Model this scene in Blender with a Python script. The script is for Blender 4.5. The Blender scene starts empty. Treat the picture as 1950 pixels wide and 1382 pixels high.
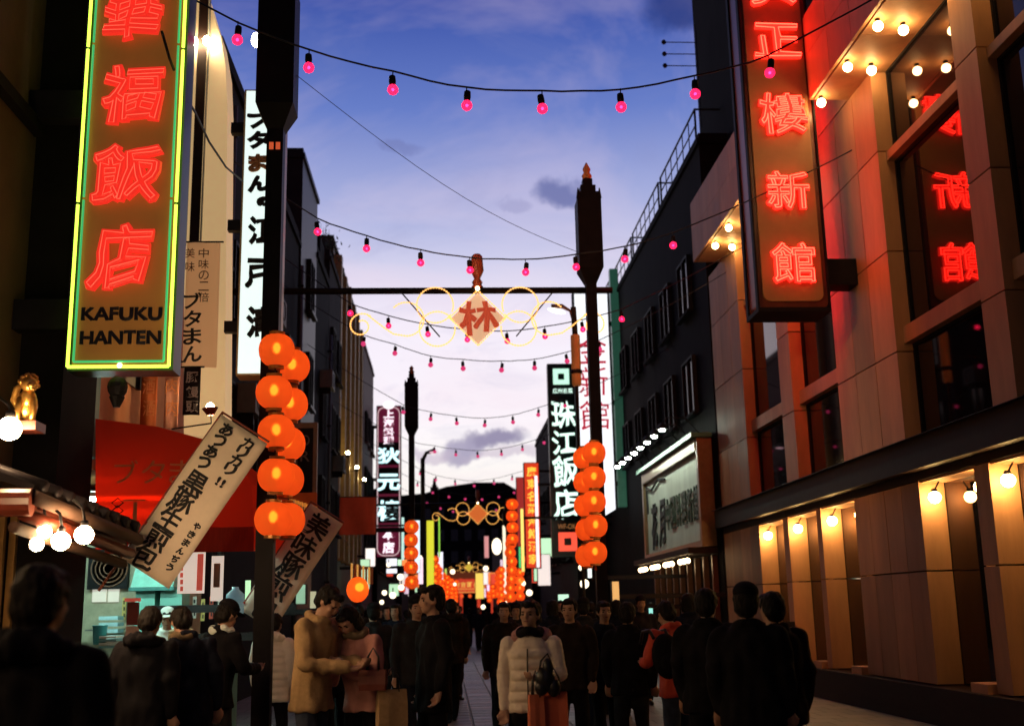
import bpy, bmesh, math, random
from mathutils import Vector, Matrix, Euler, noise
random.seed(7)
R = math.radians
SC = bpy.context.scene
COL = SC.collection

# ------------------------------------------------------------------ camera
CAM = Vector((0, 0, 1.6)); FPX = 2140.0
YAW, PITCH, ROLL = R(3.55), R(12.3), R(-1.2)
_f = Vector((math.sin(YAW)*math.cos(PITCH), math.cos(YAW)*math.cos(PITCH), math.sin(PITCH)))
_r = Vector((math.cos(YAW), -math.sin(YAW), 0)); _u = _r.cross(_f)
CR = _r*math.cos(ROLL) + _u*math.sin(ROLL); CU = _u*math.cos(ROLL) - _r*math.sin(ROLL); CF = _f
cd = bpy.data.cameras.new('camera'); cam = bpy.data.objects.new('camera', cd); COL.objects.link(cam)
M = Matrix((CR, CU, -CF)).transposed().to_4x4(); M.translation = CAM
cam.matrix_world = M
cd.sensor_width = 36; cd.lens = 36*FPX/1950; cd.clip_end = 2000; cd.clip_start = 0.05
cd.dof.use_dof = True; cd.dof.focus_distance = 11.5; cd.dof.aperture_fstop = 1.6; cd.dof.aperture_blades = 0
SC.camera = cam

def ray(u, v): return CF + CR*((u-975)/FPX) - CU*((v-691)/FPX)
def at(u, v, Y): d = ray(u, v); return CAM + d*(Y/d.y)          # street plane at distance Y
def atx(u, v, X): d = ray(u, v); return CAM + d*(X/d.x)         # facade plane at X
def zy(u, v, Y): return at(u, v, Y).z

# ------------------------------------------------------------------ render + world (dusk sky)
SC.render.engine = 'CYCLES'
SC.cycles.use_denoising = True
SC.cycles.max_bounces = 6; SC.cycles.diffuse_bounces = 2; SC.cycles.glossy_bounces = 3; SC.cycles.transmission_bounces = 4
SC.cycles.sample_clamp_indirect = 4.0
SC.cycles.caustics_reflective = False; SC.cycles.caustics_refractive = False
SC.view_settings.view_transform = 'Standard'; SC.view_settings.look = 'None'
SC.view_settings.exposure = 0; SC.view_settings.gamma = 1; SC.view_settings.use_curve_mapping = False

W = bpy.data.worlds.new('World'); SC.world = W; W.use_nodes = True
nt = W.node_tree; N = nt.nodes; L = nt.links
for n in list(N): N.remove(n)
def nd(t, **k):
    n = N.new(t)
    for a, b in k.items(): setattr(n, a, b)
    return n
def mth(op, a, b=None, c=None, clamp=False):
    n = nd('ShaderNodeMath', operation=op); n.use_clamp = clamp
    for i, x in enumerate((a, b, c)):
        if x is None: continue
        if isinstance(x, (int, float)): n.inputs[i].default_value = x
        else: L.new(x, n.inputs[i])
    return n.outputs[0]
def vdot(a, vec):
    n = nd('ShaderNodeVectorMath', operation='DOT_PRODUCT'); L.new(a, n.inputs[0]); n.inputs[1].default_value = vec
    return n.outputs['Value']
def mixc(f, a, b):
    n = nd('ShaderNodeMix', data_type='RGBA')
    L.new(f, n.inputs[0]) if not isinstance(f, float) else setattr(n.inputs[0], 'default_value', f)
    for s, x in ((6, a), (7, b)):
        if isinstance(x, tuple): n.inputs[s].default_value = (*x, 1)
        else: L.new(x, n.inputs[s])
    return n.outputs[2]
def ramp(f, stops):
    n = nd('ShaderNodeValToRGB'); cr = n.color_ramp; cr.interpolation = 'EASE' if False else 'LINEAR'
    while len(cr.elements) < len(stops): cr.elements.new(0.5)
    for e, (p, c) in zip(cr.elements, stops): e.position = p; e.color = (*c, 1)
    L.new(f, n.inputs[0]); return n.outputs[0]
def srgb(r, g, b):
    return tuple(((x/255/12.92) if x/255 <= .04045 else ((x/255+.055)/1.055)**2.4) for x in (r, g, b))
tc = nd('ShaderNodeTexCoord'); DIR = tc.outputs['Generated']
sx = nd('ShaderNodeSeparateXYZ'); L.new(DIR, sx.inputs[0]); Zc = sx.outputs[2]
sn = lambda d: math.sin(R(d))
west = ramp(mth('MAXIMUM', Zc, 0.0), [
    (0.0, srgb(255, 232, 214)), (sn(6.5), srgb(255, 250, 245)), (sn(9.5), srgb(255, 248, 254)), (sn(14.5), srgb(246, 238, 252)),
    (sn(19.5), srgb(178, 184, 226)), (sn(25), srgb(103, 126, 200)), (sn(30.5), srgb(54, 79, 166)), (sn(42), srgb(28, 42, 105)), (1.0, srgb(18, 24, 66))])
east = ramp(mth('MAXIMUM', Zc, 0.0), [(0.0, srgb(36, 34, 58)), (0.25, srgb(26, 30, 66)), (1.0, srgb(16, 22, 60))])
azf = nd('ShaderNodeMapRange'); azf.interpolation_type = 'SMOOTHSTEP'
L.new(vdot(DIR, (0.05, 1.0, 0)), azf.inputs[0]); azf.inputs[1].default_value = 0.0; azf.inputs[2].default_value = 0.85
sky = mixc(azf.outputs[0], east, west)
# thin high cloud texture
mp = nd('ShaderNodeVectorMath', operation='DIVIDE'); L.new(DIR, mp.inputs[0])
cmb = nd('ShaderNodeCombineXYZ'); zz = mth('ADD', mth('MAXIMUM', Zc, 0.0), 0.12)
for i in range(3): L.new(zz, cmb.inputs[i])
L.new(cmb.outputs[0], mp.inputs[1])
def ntex(vec, scale, detail=5, rough=.55, dist=0.):
    n = nd('ShaderNodeTexNoise'); n.inputs['Scale'].default_value = scale; n.inputs['Detail'].default_value = detail
    n.inputs['Roughness'].default_value = rough; n.inputs['Distortion'].default_value = dist
    L.new(vec, n.inputs['Vector']); return n
wisp = ntex(mp.outputs[0], 1.5, 6, .6, .4)
wf = nd('ShaderNodeMapRange'); L.new(wisp.outputs['Fac'], wf.inputs[0]); wf.inputs[1].default_value = .47; wf.inputs[2].default_value = .72; wf.inputs[4].default_value = .40
sky = mixc(wf.outputs[0], sky, srgb(244, 220, 234))
wis2 = ntex(mp.outputs[0], 3.4, 8, .68, .8)
wf2 = nd('ShaderNodeMapRange'); L.new(wis2.outputs['Fac'], wf2.inputs[0]); wf2.inputs[1].default_value = .50; wf2.inputs[2].default_value = .78; wf2.inputs[4].default_value = .25
sky = mixc(wf2.outputs[0], sky, srgb(134, 140, 190))
# separate dusk cloud banks
wob = ntex(DIR, 16, 5, .6)
wv = nd('ShaderNodeVectorMath', operation='SUBTRACT'); L.new(wob.outputs['Color'], wv.inputs[0]); wv.inputs[1].default_value = (.5, .5, .5)
ws = nd('ShaderNodeVectorMath', operation='SCALE'); L.new(wv.outputs[0], ws.inputs[0]); ws.inputs['Scale'].default_value = .055
wd = nd('ShaderNodeVectorMath', operation='ADD'); L.new(DIR, wd.inputs[0]); L.new(ws.outputs[0], wd.inputs[1])
DW = wd.outputs[0]
def cloud(base, u, v, hw, hh, col, amt):
    c = ray(u, v).normalized(); e1 = Vector((c.y, -c.x, 0)).normalized(); e2 = e1.cross(c)
    if e2.z < 0: e2 = -e2
    a = FPX/hw; b = FPX/hh
    p = mth('SUBTRACT', vdot(DW, tuple(e1*a)), e1.dot(c)*a); q = mth('SUBTRACT', vdot(DW, tuple(e2*b)), e2.dot(c)*b)
    s = mth('ADD', mth('MULTIPLY', p, p), mth('MULTIPLY', q, q))
    front = mth('GREATER_THAN', vdot(DIR, tuple(c)), 0.0)
    mr = nd('ShaderNodeMapRange'); mr.interpolation_type = 'SMOOTHSTEP'; L.new(s, mr.inputs[0])
    mr.inputs[1].default_value = 1.25; mr.inputs[2].default_value = 0.15; mr.inputs[3].default_value = 0; mr.inputs[4].default_value = amt
    return mixc(mth('MULTIPLY', mr.outputs[0], front), base, col)
for a in ((1068, 362, 62, 34, srgb(104, 112, 168), .85), (945, 830, 66, 22, srgb(148, 140, 172), .95), (884, 852, 44, 24, srgb(160, 152, 184), .85),
          (1305, 18, 100, 62, srgb(40, 54, 118), .75), (820, 855, 60, 14, srgb(205, 190, 208), .7), (975, 398, 40, 14, srgb(150, 150, 195), .45),
          (770, 275, 45, 14, srgb(110, 118, 175), .45), (965, 862, 90, 12, srgb(200, 184, 204), .6)):
    sky = cloud(sky, *a)
bg = nd('ShaderNodeBackground'); L.new(sky, bg.inputs[0]); bg.inputs[1].default_value = 1.0
wo = nd('ShaderNodeOutputWorld'); L.new(bg.outputs[0], wo.inputs[0])

# ------------------------------------------------------------------ materials
MATS = {}
def mat(name, col, rough=.6, metal=0., var=.18, scale=6., bump=0., spec=.4, emit=None, es=0., stretch=None, ior=None):
    if name in MATS: return MATS[name]
    m = bpy.data.materials.new(name); m.use_nodes = True; MATS[name] = m
    t = m.node_tree; b = t.nodes['Principled BSDF']; b.inputs['Roughness'].default_value = rough; b.inputs['Metallic'].default_value = metal
    b.inputs['Specular IOR Level'].default_value = spec
    if ior: b.inputs['IOR'].default_value = ior
    g = t.nodes.new('ShaderNodeTexCoord'); vec = g.outputs['Object']
    if stretch:
        mpn = t.nodes.new('ShaderNodeMapping'); mpn.inputs['Scale'].default_value = stretch; t.links.new(vec, mpn.inputs[0]); vec = mpn.outputs[0]
    n = t.nodes.new('ShaderNodeTexNoise'); n.inputs['Scale'].default_value = scale; n.inputs['Detail'].default_value = 6; n.inputs['Roughness'].default_value = .65
    t.links.new(vec, n.inputs['Vector'])
    r = t.nodes.new('ShaderNodeValToRGB'); t.links.new(n.outputs['Fac'], r.inputs[0])
    r.color_ramp.elements[0].position = .3; r.color_ramp.elements[1].position = .72
    r.color_ramp.elements[0].color = (*[c*(1-var) for c in col], 1); r.color_ramp.elements[1].color = (*[min(1, c*(1+var)) for c in col], 1)
    t.links.new(r.outputs[0], b.inputs['Base Color'])
    if bump:
        bn = t.nodes.new('ShaderNodeBump'); bn.inputs['Strength'].default_value = bump; bn.inputs['Distance'].default_value = .02
        t.links.new(n.outputs['Fac'], bn.inputs['Height']); t.links.new(bn.outputs[0], b.inputs['Normal'])
    if emit:
        b.inputs['Emission Color'].default_value = (*emit, 1); b.inputs['Emission Strength'].default_value = es
    m.cycles.emission_sampling = 'NONE' if not emit else 'AUTO'
    return m
def em(name, col, st, sample=True):
    if name in MATS: return MATS[name]
    m = bpy.data.materials.new(name); m.use_nodes = True; MATS[name] = m
    b = m.node_tree.nodes['Principled BSDF']; b.inputs['Base Color'].default_value = (*[min(.8, c*.5) for c in col], 1); b.inputs['Roughness'].default_value = .35
    b.inputs['Emission Color'].default_value = (*col, 1); b.inputs['Emission Strength'].default_value = st
    m.cycles.emission_sampling = 'FRONT' if sample else 'NONE'
    return m
def lantern_mat(name, col, emi, sample=True, rough=.85, ior=1.02):
    if name in MATS: return MATS[name]
    m = bpy.data.materials.new(name); m.use_nodes = True; MATS[name] = m; t = m.node_tree
    for n in list(t.nodes): t.nodes.remove(n)
    o = t.nodes.new('ShaderNodeOutputMaterial')
    tr = t.nodes.new('ShaderNodeBsdfTranslucent'); tr.inputs[0].default_value = (*col, 1)
    rf = t.nodes.new('ShaderNodeBsdfRefraction'); rf.inputs['Color'].default_value = (*col, 1); rf.inputs['Roughness'].default_value = rough; rf.inputs['IOR'].default_value = ior
    mx = t.nodes.new('ShaderNodeMixShader'); mx.inputs[0].default_value = .35; t.links.new(tr.outputs[0], mx.inputs[1]); t.links.new(rf.outputs[0], mx.inputs[2])
    gl = t.nodes.new('ShaderNodeBsdfDiffuse'); gl.inputs[0].default_value = (*col, 1)
    m2 = t.nodes.new('ShaderNodeMixShader'); m2.inputs[0].default_value = .2; t.links.new(mx.outputs[0], m2.inputs[1]); t.links.new(gl.outputs[0], m2.inputs[2])
    e = t.nodes.new('ShaderNodeEmission'); e.inputs[0].default_value = (*emi, 1); e.inputs[1].default_value = 1
    ad = t.nodes.new('ShaderNodeAddShader'); t.links.new(m2.outputs[0], ad.inputs[0]); t.links.new(e.outputs[0], ad.inputs[1]); t.links.new(ad.outputs[0], o.inputs[0])
    m.cycles.emission_sampling = 'FRONT' if sample else 'NONE'
    return m

BLACK = mat('black_paint', (.010, .009, .011), .6, var=.3, spec=.12)
DARKMETAL = mat('dark_metal', (.02, .018, .02), .5, .3, spec=.2)
STEEL = mat('steel', (.25, .25, .26), .35, .9)
RUBBER = mat('cable_rubber', (.015, .014, .02), .6)
PANEL = mat('stone_panel', (.46, .235, .115), .6, var=.22, scale=2.2, bump=.06, stretch=(1, 1, .22))
t = PANEL.node_tree; oi_ = t.nodes.new('ShaderNodeObjectInfo'); hs = t.nodes.new('ShaderNodeHueSaturation'); mr_ = t.nodes.new('ShaderNodeMapRange')
mr_.inputs[3].default_value = .78; mr_.inputs[4].default_value = 1.12; t.links.new(oi_.outputs['Random'], mr_.inputs[0]); t.links.new(mr_.outputs[0], hs.inputs['Value'])
src_ = t.nodes['Principled BSDF'].inputs['Base Color'].links[0].from_socket; t.links.new(src_, hs.inputs['Color']); t.links.new(hs.outputs[0], t.nodes['Principled BSDF'].inputs['Base Color'])
TRIM = mat('dark_trim', (.026, .014, .010), .6, spec=.15)
GLASS = mat('window_glass', (.008, .007, .009), .03, spec=.5, ior=1.5, var=.1)
GLASS.node_tree.nodes['Principled BSDF'].inputs['Specular Tint'].default_value = (1., .42, .30, 1)
DGLASS = mat('dim_glass', (.012, .012, .018), .12, spec=.5)
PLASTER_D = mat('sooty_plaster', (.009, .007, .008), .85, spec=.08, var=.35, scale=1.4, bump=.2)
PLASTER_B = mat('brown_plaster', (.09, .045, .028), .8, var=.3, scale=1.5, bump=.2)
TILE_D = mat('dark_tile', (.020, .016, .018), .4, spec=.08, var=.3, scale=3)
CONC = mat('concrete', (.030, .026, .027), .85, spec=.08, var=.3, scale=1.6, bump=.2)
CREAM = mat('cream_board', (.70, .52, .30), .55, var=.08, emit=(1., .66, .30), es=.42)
GOLD = mat('gold_leaf', (.72, .40, .10), .3, .85, var=.3, scale=20)
REDCLOTH = mat('red_canvas', (.52, .045, .018), .75, var=.15, scale=4, bump=.15)
PAPER = mat('pale_cloth', (.86, .70, .55), .85, var=.1, scale=3, bump=.15)
INK = mat('ink', (.012, .01, .012), .7)
WHITEBRD = mat('white_board', (.72, .72, .68), .5)
SKIN = mat('skin', (.42, .23, .15), .55, var=.08)
HAIR = mat('black_hair', (.010, .007, .006), .6, spec=.15, var=.4, scale=60, bump=.5, stretch=(1, 1, .15))
CBLACK = mat('black_cloth', (.009, .008, .010), .85, spec=.08, var=.35, scale=9, bump=.3)
CNAVY = mat('navy_cloth', (.010, .011, .020), .85, spec=.08, var=.35, scale=9, bump=.3)
CBROWN = mat('dark_brown_cloth', (.018, .011, .008), .85, spec=.08, var=.35, scale=9, bump=.3)
CGREY = mat('charcoal_cloth', (.02, .019, .021), .85, spec=.08, var=.3, scale=9, bump=.3)
DENIM = mat('denim', (.035, .045, .075), .85, var=.35, scale=14, bump=.2)
LEATHER = mat('black_leather', (.012, .011, .012), .35)

# ------------------------------------------------------------------ mesh helpers
ORG = {}
def _new(name, data=None):
    o = bpy.data.objects.new(name, data); COL.objects.link(o); return o
def props(o, label=None, cat=None, group=None, kind=None):
    if label: o['label'] = label
    if cat: o['category'] = cat
    if group: o['group'] = group
    if kind: o['kind'] = kind
    return o
def thing(name, label, cat, loc=(0, 0, 0), rot=(0, 0, 0), group=None):
    o = _new(name); o.location = loc; o.rotation_euler = rot; o.empty_display_size = .1
    ORG[o.name] = Vector(loc); return props(o, label, cat, group)
class MB:
    def __init__(s): s.v = []; s.f = []; s.sm = False
    def add(s, vs, fs):
        b = len(s.v); s.v += [Vector(x) for x in vs]; s.f += [tuple(i+b for i in f) for f in fs]; return s
    def box(s, x0, x1, y0, y1, z0, z1):
        x0, x1 = sorted((x0, x1)); y0, y1 = sorted((y0, y1)); z0, z1 = sorted((z0, z1))
        return s.add([(x, y, z) for x in (x0, x1) for y in (y0, y1) for z in (z0, z1)],
                     [(0, 1, 3, 2), (4, 6, 7, 5), (0, 4, 5, 1), (2, 3, 7, 6), (0, 2, 6, 4), (1, 5, 7, 3)])
    def tube(s, pts, r, n=6, closed=False, cap=True):
        pts = [Vector(p) for p in pts]; m = len(pts); rs = r if isinstance(r, (list, tuple)) else [r]*m
        b = len(s.v); prev = None
        for i, p in enumerate(pts):
            a = pts[(i-1) % m] if (closed or i) else p; c = pts[(i+1) % m] if (closed or i < m-1) else p
            d = (c-a).normalized() if (c-a).length > 1e-9 else Vector((0, 0, 1))
            ref = prev if prev is not None else (Vector((0, 0, 1)) if abs(d.z) < .9 else Vector((1, 0, 0)))
            e1 = (ref - d*ref.dot(d))
            e1 = e1.normalized() if e1.length > 1e-6 else d.orthogonal().normalized()
            e2 = d.cross(e1); prev = e1
            for k in range(n):
                t = 2*math.pi*k/n; s.v.append(p + (e1*math.cos(t)+e2*math.sin(t))*rs[i])
        for i in range(m if closed else m-1):
            for k in range(n):
                j = (i+1) % m
                s.f.append((b+i*n+k, b+i*n+(k+1) % n, b+j*n+(k+1) % n, b+j*n+k))
        if cap and not closed:
            s.f.append(tuple(b+k for k in reversed(range(n)))); s.f.append(tuple(b+(m-1)*n+k for k in range(n)))
        return s
    def lathe(s, prof, c=(0, 0, 0), n=16):     # prof: (r, z)
        c = Vector(c); b = len(s.v); m = len(prof)
        for r, z in prof:
            for k in range(n):
                t = 2*math.pi*k/n; s.v.append(c+Vector((r*math.cos(t), r*math.sin(t), z)))
        for i in range(m-1):
            for k in range(n): s.f.append((b+i*n+k, b+i*n+(k+1) % n, b+(i+1)*n+(k+1) % n, b+(i+1)*n+k))
        s.f.append(tuple(b+k for k in reversed(range(n)))); s.f.append(tuple(b+(m-1)*n+k for k in range(n)))
        return s
    def ell(s, c, rx, ry=None, rz=None, n=12, m=8, rot=None):
        ry = ry or rx; rz = rz or rx; c = Vector(c); b = len(s.v)
        pts = []
        for i in range(1, m):
            a = math.pi*i/m
            for k in range(n):
                t = 2*math.pi*k/n; pts.append(Vector((rx*math.sin(a)*math.cos(t), ry*math.sin(a)*math.sin(t), rz*math.cos(a))))
        pts += [Vector((0, 0, rz)), Vector((0, 0, -rz))]
        if rot: q = Euler(rot).to_matrix(); pts = [q @ p for p in pts]
        s.v += [c+p for p in pts]
        for i in range(m-2):
            for k in range(n): s.f.append((b+i*n+k, b+(i+1)*n+k, b+(i+1)*n+(k+1) % n, b+i*n+(k+1) % n))
        T = b+(m-1)*n
        for k in range(n): s.f.append((T, b+k, b+(k+1) % n)); s.f.append((T+1, b+(m-2)*n+(k+1) % n, b+(m-2)*n+k))
        return s
    def prism(s, poly, d):                     # poly: list of 3D points, d: extrusion vector
        d = Vector(d); p = [Vector(q) for q in poly]; n = len(p)
        return s.add(p+[q+d for q in p], [tuple(range(n))[::-1], tuple(range(n, 2*n))]+[(i, (i+1) % n, n+(i+1) % n, n+i) for i in range(n)])
    def mesh(s, name, mt, off=Vector((0, 0, 0))):
        me = bpy.data.meshes.new(name); me.from_pydata([v-off for v in s.v], [], s.f); me.update()
        bm = bmesh.new(); bm.from_mesh(me); bmesh.ops.recalc_face_normals(bm, faces=bm.faces); bm.to_mesh(me); bm.free()
        if s.sm: me.polygons.foreach_set('use_smooth', [True]*len(me.polygons))
        if mt: me.materials.append(mt)
        return me
    def build(s, name, mt, parent=None, local=False):
        off = Vector((0, 0, 0))
        if parent is not None: off = ORG.get(parent.name, off)
        me = s.mesh(name, mt, Vector((0, 0, 0)) if local else off)
        o = _new(name, me)
        if parent is not None: o.parent = parent; ORG[o.name] = off
        else: ORG[o.name] = Vector((0, 0, 0))
        return o
    def smooth(s): s.sm = True; return s
def bx(*a): return MB().box(*a)
def inst(me, name, parent, world, rot=(0, 0, 0), scale=(1, 1, 1), local=False):
    o = _new(name, me); o.rotation_euler = rot; o.scale = scale
    if parent is not None:
        o.parent = parent; o.location = Vector(world) - (Vector((0, 0, 0)) if local else ORG[parent.name]); ORG[o.name] = Vector((0,0,0))
    else: o.location = world
    return o

# ------------------------------------------------------------------ lettering
_GC = {}
def glyph_mesh(s, extrude, offset, tube):
    key = (s, extrude, offset, tube)
    if key in _GC: return _GC[key]
    c = bpy.data.curves.new('t', 'FONT'); c.body = s; c.size = 1; c.resolution_u = 3
    c.offset = offset
    if not tube: c.extrude = extrude
    o = bpy.data.objects.new('t', c); me = bpy.data.meshes.new_from_object(o)
    vs = [v.co.copy() for v in me.vertices]; fs = [tuple(p.vertices) for p in me.polygons]
    bpy.data.objects.remove(o); bpy.data.curves.remove(c); bpy.data.meshes.remove(me)
    _GC[key] = (vs, fs); return vs, fs
def letter(s, w, h, mt, parent, loc, rot=(R(90), 0, 0), depth=.02, bold=0., tube=0., shear=0., name='letter', local=False, front=0., wob=0., fat=0.):
    """one character (or short word) fitted to w x h metres, centred at loc"""
    vs, fs = glyph_mesh(s, .5, bold, False)
    x0 = min(v.x for v in vs); x1 = max(v.x for v in vs); y0 = min(v.y for v in vs); y1 = max(v.y for v in vs)
    kx = w/max(x1-x0, 1e-3); ky = h/max(y1-y0, 1e-3)
    fit = lambda v, z: Vector(((v.x-(x0+x1)/2)*kx + (v.y-(y0+y1)/2)*ky*shear + wob*w*noise.noise(Vector((v.x*2.1, v.y*2.1, 3))),
                              (v.y-(y0+y1)/2)*ky + wob*h*noise.noise(Vector((v.x*2.1, v.y*2.1, 9))), z))
    if not tube:
        m = MB(); m.v = [fit(v, front + (depth if v.z > 0 else 0)) for v in vs]; m.f = list(fs)
    if tube or fat:
        vs2, fs2 = glyph_mesh(s, 0., 0., True)
        cnt = {}
        pos = {}
        for f in fs2:
            for i in range(len(f)):
                a, b = f[i], f[(i+1) % len(f)]
                ka = (round(vs2[a].x, 4), round(vs2[a].y, 4)); kb = (round(vs2[b].x, 4), round(vs2[b].y, 4))
                pos[ka] = vs2[a]; pos[kb] = vs2[b]
                e = (ka, kb) if ka < kb else (kb, ka); cnt[e] = cnt.get(e, 0)+1
        adj = {}
        for (a, b), k in cnt.items():
            if k == 1 and a != b: adj.setdefault(a, []).append(b); adj.setdefault(b, []).append(a)
        if tube: m = MB()
        seen = set(); tr_ = tube or fat
        for st in list(adj):
            if st in seen: continue
            loop = [st]; seen.add(st); cur = st
            while True:
                nx = [q for q in adj[cur] if q not in seen]
                if not nx: break
                cur = nx[0]; seen.add(cur); loop.append(cur)
            pts = [fit(pos[q], front + (depth*.5 if fat else 0)) for q in loop]
            out = [pts[0]]
            for p in pts[1:]:
                if (p-out[-1]).length > (tube*1.6 if tube else min(fat*.9, w*.02)): out.append(p)
            if len(out) >= 3: m.tube(out, tr_, 5 if tube else 8, closed=True)
        m.sm = bool(tube)
    me = m.mesh(name, mt)
    return inst(me, name, parent, loc, rot, local=local)
def column_text(txt, mt, parent, x, y, z_top, z_bot, w, rot=(R(90), 0, 0), fill=.86, **k):
    n = len(txt); st = (z_top-z_bot)/n
    for i, ch in enumerate(txt):
        if ch == ' ': continue
        letter(ch, w, st*fill, mt, parent, (x, y, z_top-st*(i+.5)), rot, **k)

# ------------------------------------------------------------------ ground
gm = mat('paving', (.14, .115, .11), .55, var=.25, scale=2.2, bump=.1)
t = gm.node_tree; b = t.nodes['Principled BSDF']
br = t.nodes.new('ShaderNodeTexBrick'); br.inputs['Scale'].default_value = 1; br.inputs['Brick Width'].default_value = .45; br.inputs['Row Height'].default_value = .45
br.inputs['Mortar Size'].default_value = .012; br.offset = .5
g0 = t.nodes.new('ShaderNodeTexCoord'); t.links.new(g0.outputs['Object'], br.inputs['Vector'])
br.inputs['Color1'].default_value = (.15, .125, .12, 1); br.inputs['Color2'].default_value = (.10, .085, .085, 1); br.inputs['Mortar'].default_value = (.03, .025, .025, 1)
t.links.new(br.outputs[0], b.inputs['Base Color'])
ground = props(MB().add([(-250, -150, 0), (250, -150, 0), (250, 400, 0), (-250, 400, 0)], [(0, 1, 2, 3)]).build('ground', gm), kind='structure')
pm = [mat('paver_a', (.17, .14, .13), .5, var=.2, bump=.1), mat('paver_b', (.12, .10, .10), .5, var=.2, bump=.1), mat('paver_c', (.14, .12, .115), .45, var=.25, bump=.1)]
pmesh = []
for m in pm:
    q = MB(); a = .217; h = .012; c = .205
    q.add([(-a, -a, 0), (a, -a, 0), (a, a, 0), (-a, a, 0), (-c, -c, h), (c, -c, h), (c, c, h), (-c, c, h)], [(4, 5, 6, 7), (0, 1, 5, 4), (1, 2, 6, 5), (2, 3, 7, 6), (3, 0, 4, 7)])
    pmesh.append(q.mesh('paver', m))
for i in range(6):
    for j in range(48):
        inst(random.choice(pmesh), 'paver', ground, (-.3+.45*i, 14.4+.45*j+(.225 if i % 2 else 0), .003+random.random()*.003))

# ------------------------------------------------------------------ generic street building
WARMGLOBE = em('warm_globe', (1.0, .60, .21), 105)
def block(name, label, x0, x1, y0, y1, z1, mt, side, win=None, parapet=.4, group=None, cam_face=False, roof_bits=True, wm=DGLASS, fm=BLACK):
    """building block; side = +1: its street wall is x0 (right of the street), -1: street wall is x1"""
    t = thing(name, label, 'building', ((x0+x1)/2, (y0+y1)/2, 0), group=group)
    xs = x0 if side > 0 else x1
    bx(x0, x1, y0, y1, 0, z1).build('wall', mt, t)
    e = .10*side
    p = MB(); p.box(x0-.06, x1+.06, y0-.06, y1+.06, z1+.003, z1+.14)
    p.box(x0, x1, y0, y0+.18, z1+.14, z1+parapet); p.box(x0, x1, y1-.18, y1, z1+.14, z1+parapet)
    p.box(xs, xs+.18*side, y0+.18, y1-.18, z1+.14, z1+parapet)
    p.build('parapet', mt, t)
    if win:
        ww, wh, sy, sz, zs, ym = win
        ny = max(1, int((y1-y0-2*ym+sy-ww)/sy)); nz = max(0, int((z1-zs-.4)/sz))
        off = ((y1-y0)-((ny-1)*sy+ww))/2
        fr = MB(); d = .09
        for a, b2, c, d2 in ((-ww/2, -ww/2+.06, 0, wh), (ww/2-.06, ww/2, 0, wh), (-ww/2+.06, ww/2-.06, 0, .06), (-ww/2+.06, ww/2-.06, wh-.06, wh), (-.025, .025, .06, wh-.06)):
            fr.box(-.07, .05, a, b2, c, d2)
        frm = fr.mesh('window_frame', fm); pan = bx(-.012, .0, -ww/2+.06, ww/2-.06, .06, wh-.06).mesh('pane', wm)
        sil = bx(-.14, .0, -ww/2-.08, ww/2+.08, -.08, -.002).mesh('sill', mt)
        for i in range(ny):
            for k in range(nz):
                y = y0+off+i*sy+ww/2; z = zs+k*sz
                sc = (side, 1, 1)
                w = inst(frm, 'window', t, (xs-.052*side, y, z), scale=sc); ORG[w.name] = Vector((0, 0, 0))
                inst(pan, 'pane', w, (0, 0, 0), local=True); inst(sil, 'sill', w, (0, 0, 0), local=True)
        if cam_face:
            nx = max(1, int((x1-x0-1)/2.2))
            for i in range(nx):
                for k in range(nz):
                    w = inst(frm, 'window', t, (xs+side*(1.4+i*2.2), y0-.052, zs+k*sz), (0, 0, R(90)))
                    inst(pan, 'pane', w, (0, 0, 0), local=True); inst(sil, 'sill', w, (0, 0, 0), local=True)
    return t

# ------------------------------------------------------------------ restaurant building on the right (street wall X = 6.5)
FX = 6.5
rb = thing('restaurant_building', 'long tan panelled restaurant with tall dark windows and lamp niches along the street', 'building', (9, 17, 0))
bx(6.96, 15, -25, 26.2, 0, 11.2).build('wall', TRIM, rb)
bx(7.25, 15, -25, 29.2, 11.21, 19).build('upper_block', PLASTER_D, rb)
def panels(y0, y1, zs, xa, xb, nmax=.66, name='panel', m=PANEL):
    n = max(1, round((y1-y0)/nmax)); w = (y1-y0)/n; g = .008
    for i in range(n):
        for za, zb in zip(zs[:-1], zs[1:]):
            bx(xa+random.random()*.004, xb, y0+i*w+g, y0+(i+1)*w-g, za+g*1.3, zb-g*1.3).build(name, m, rb)
UP = [3.74, 5.09, 6.6, 8.16, 9.45]
for y0, y1 in ((23.66, 26.2), (20.3, 21.05), (15.4, 17.9), (12.2, 12.8), (9.0, 9.7), (6.0, 6.6)):
    panels(y0, y1, UP, FX, 6.955, .84)
for y0, y1, split in ((21.05, 23.66, 1), (17.9, 20.3, 1), (12.8, 15.4, 1), (9.7, 12.2, 1), (6.6, 9.0, 1)):
    for za, zb in ((3.75, 5.2), (5.45, 8.0), (8.14, 9.45)):
        w = bx(6.77, 6.79, y0+.05, y1-.05, za+.04, zb-.04).build('window', GLASS, rb)
        f = MB()
        f.box(6.74, 6.83, y0+.002, y0+.05, za, zb); f.box(6.74, 6.83, y1-.05, y1-.002, za, zb)
        f.box(6.74, 6.83, y0+.05, y1-.05, za, za+.04); f.box(6.74, 6.83, y0+.05, y1-.05, zb-.04, zb)
        f.build('window_frame', BLACK, w)
    for za, zb in ((5.2, 5.45), (8.0, 8.14)):
        bx(6.62, 6.955, y0+.003, y1-.003, za+.002, zb-.002).build('transom', PANEL, rb)
bx(6.32, 6.955, 5.9, 26.25, 3.32, 3.73).build('cornice', TRIM, rb)
bx(6.25, 6.955, 5.85, 26.3, 3.73, 3.737).build('cornice_flashing', DARKMETAL, rb)
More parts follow.
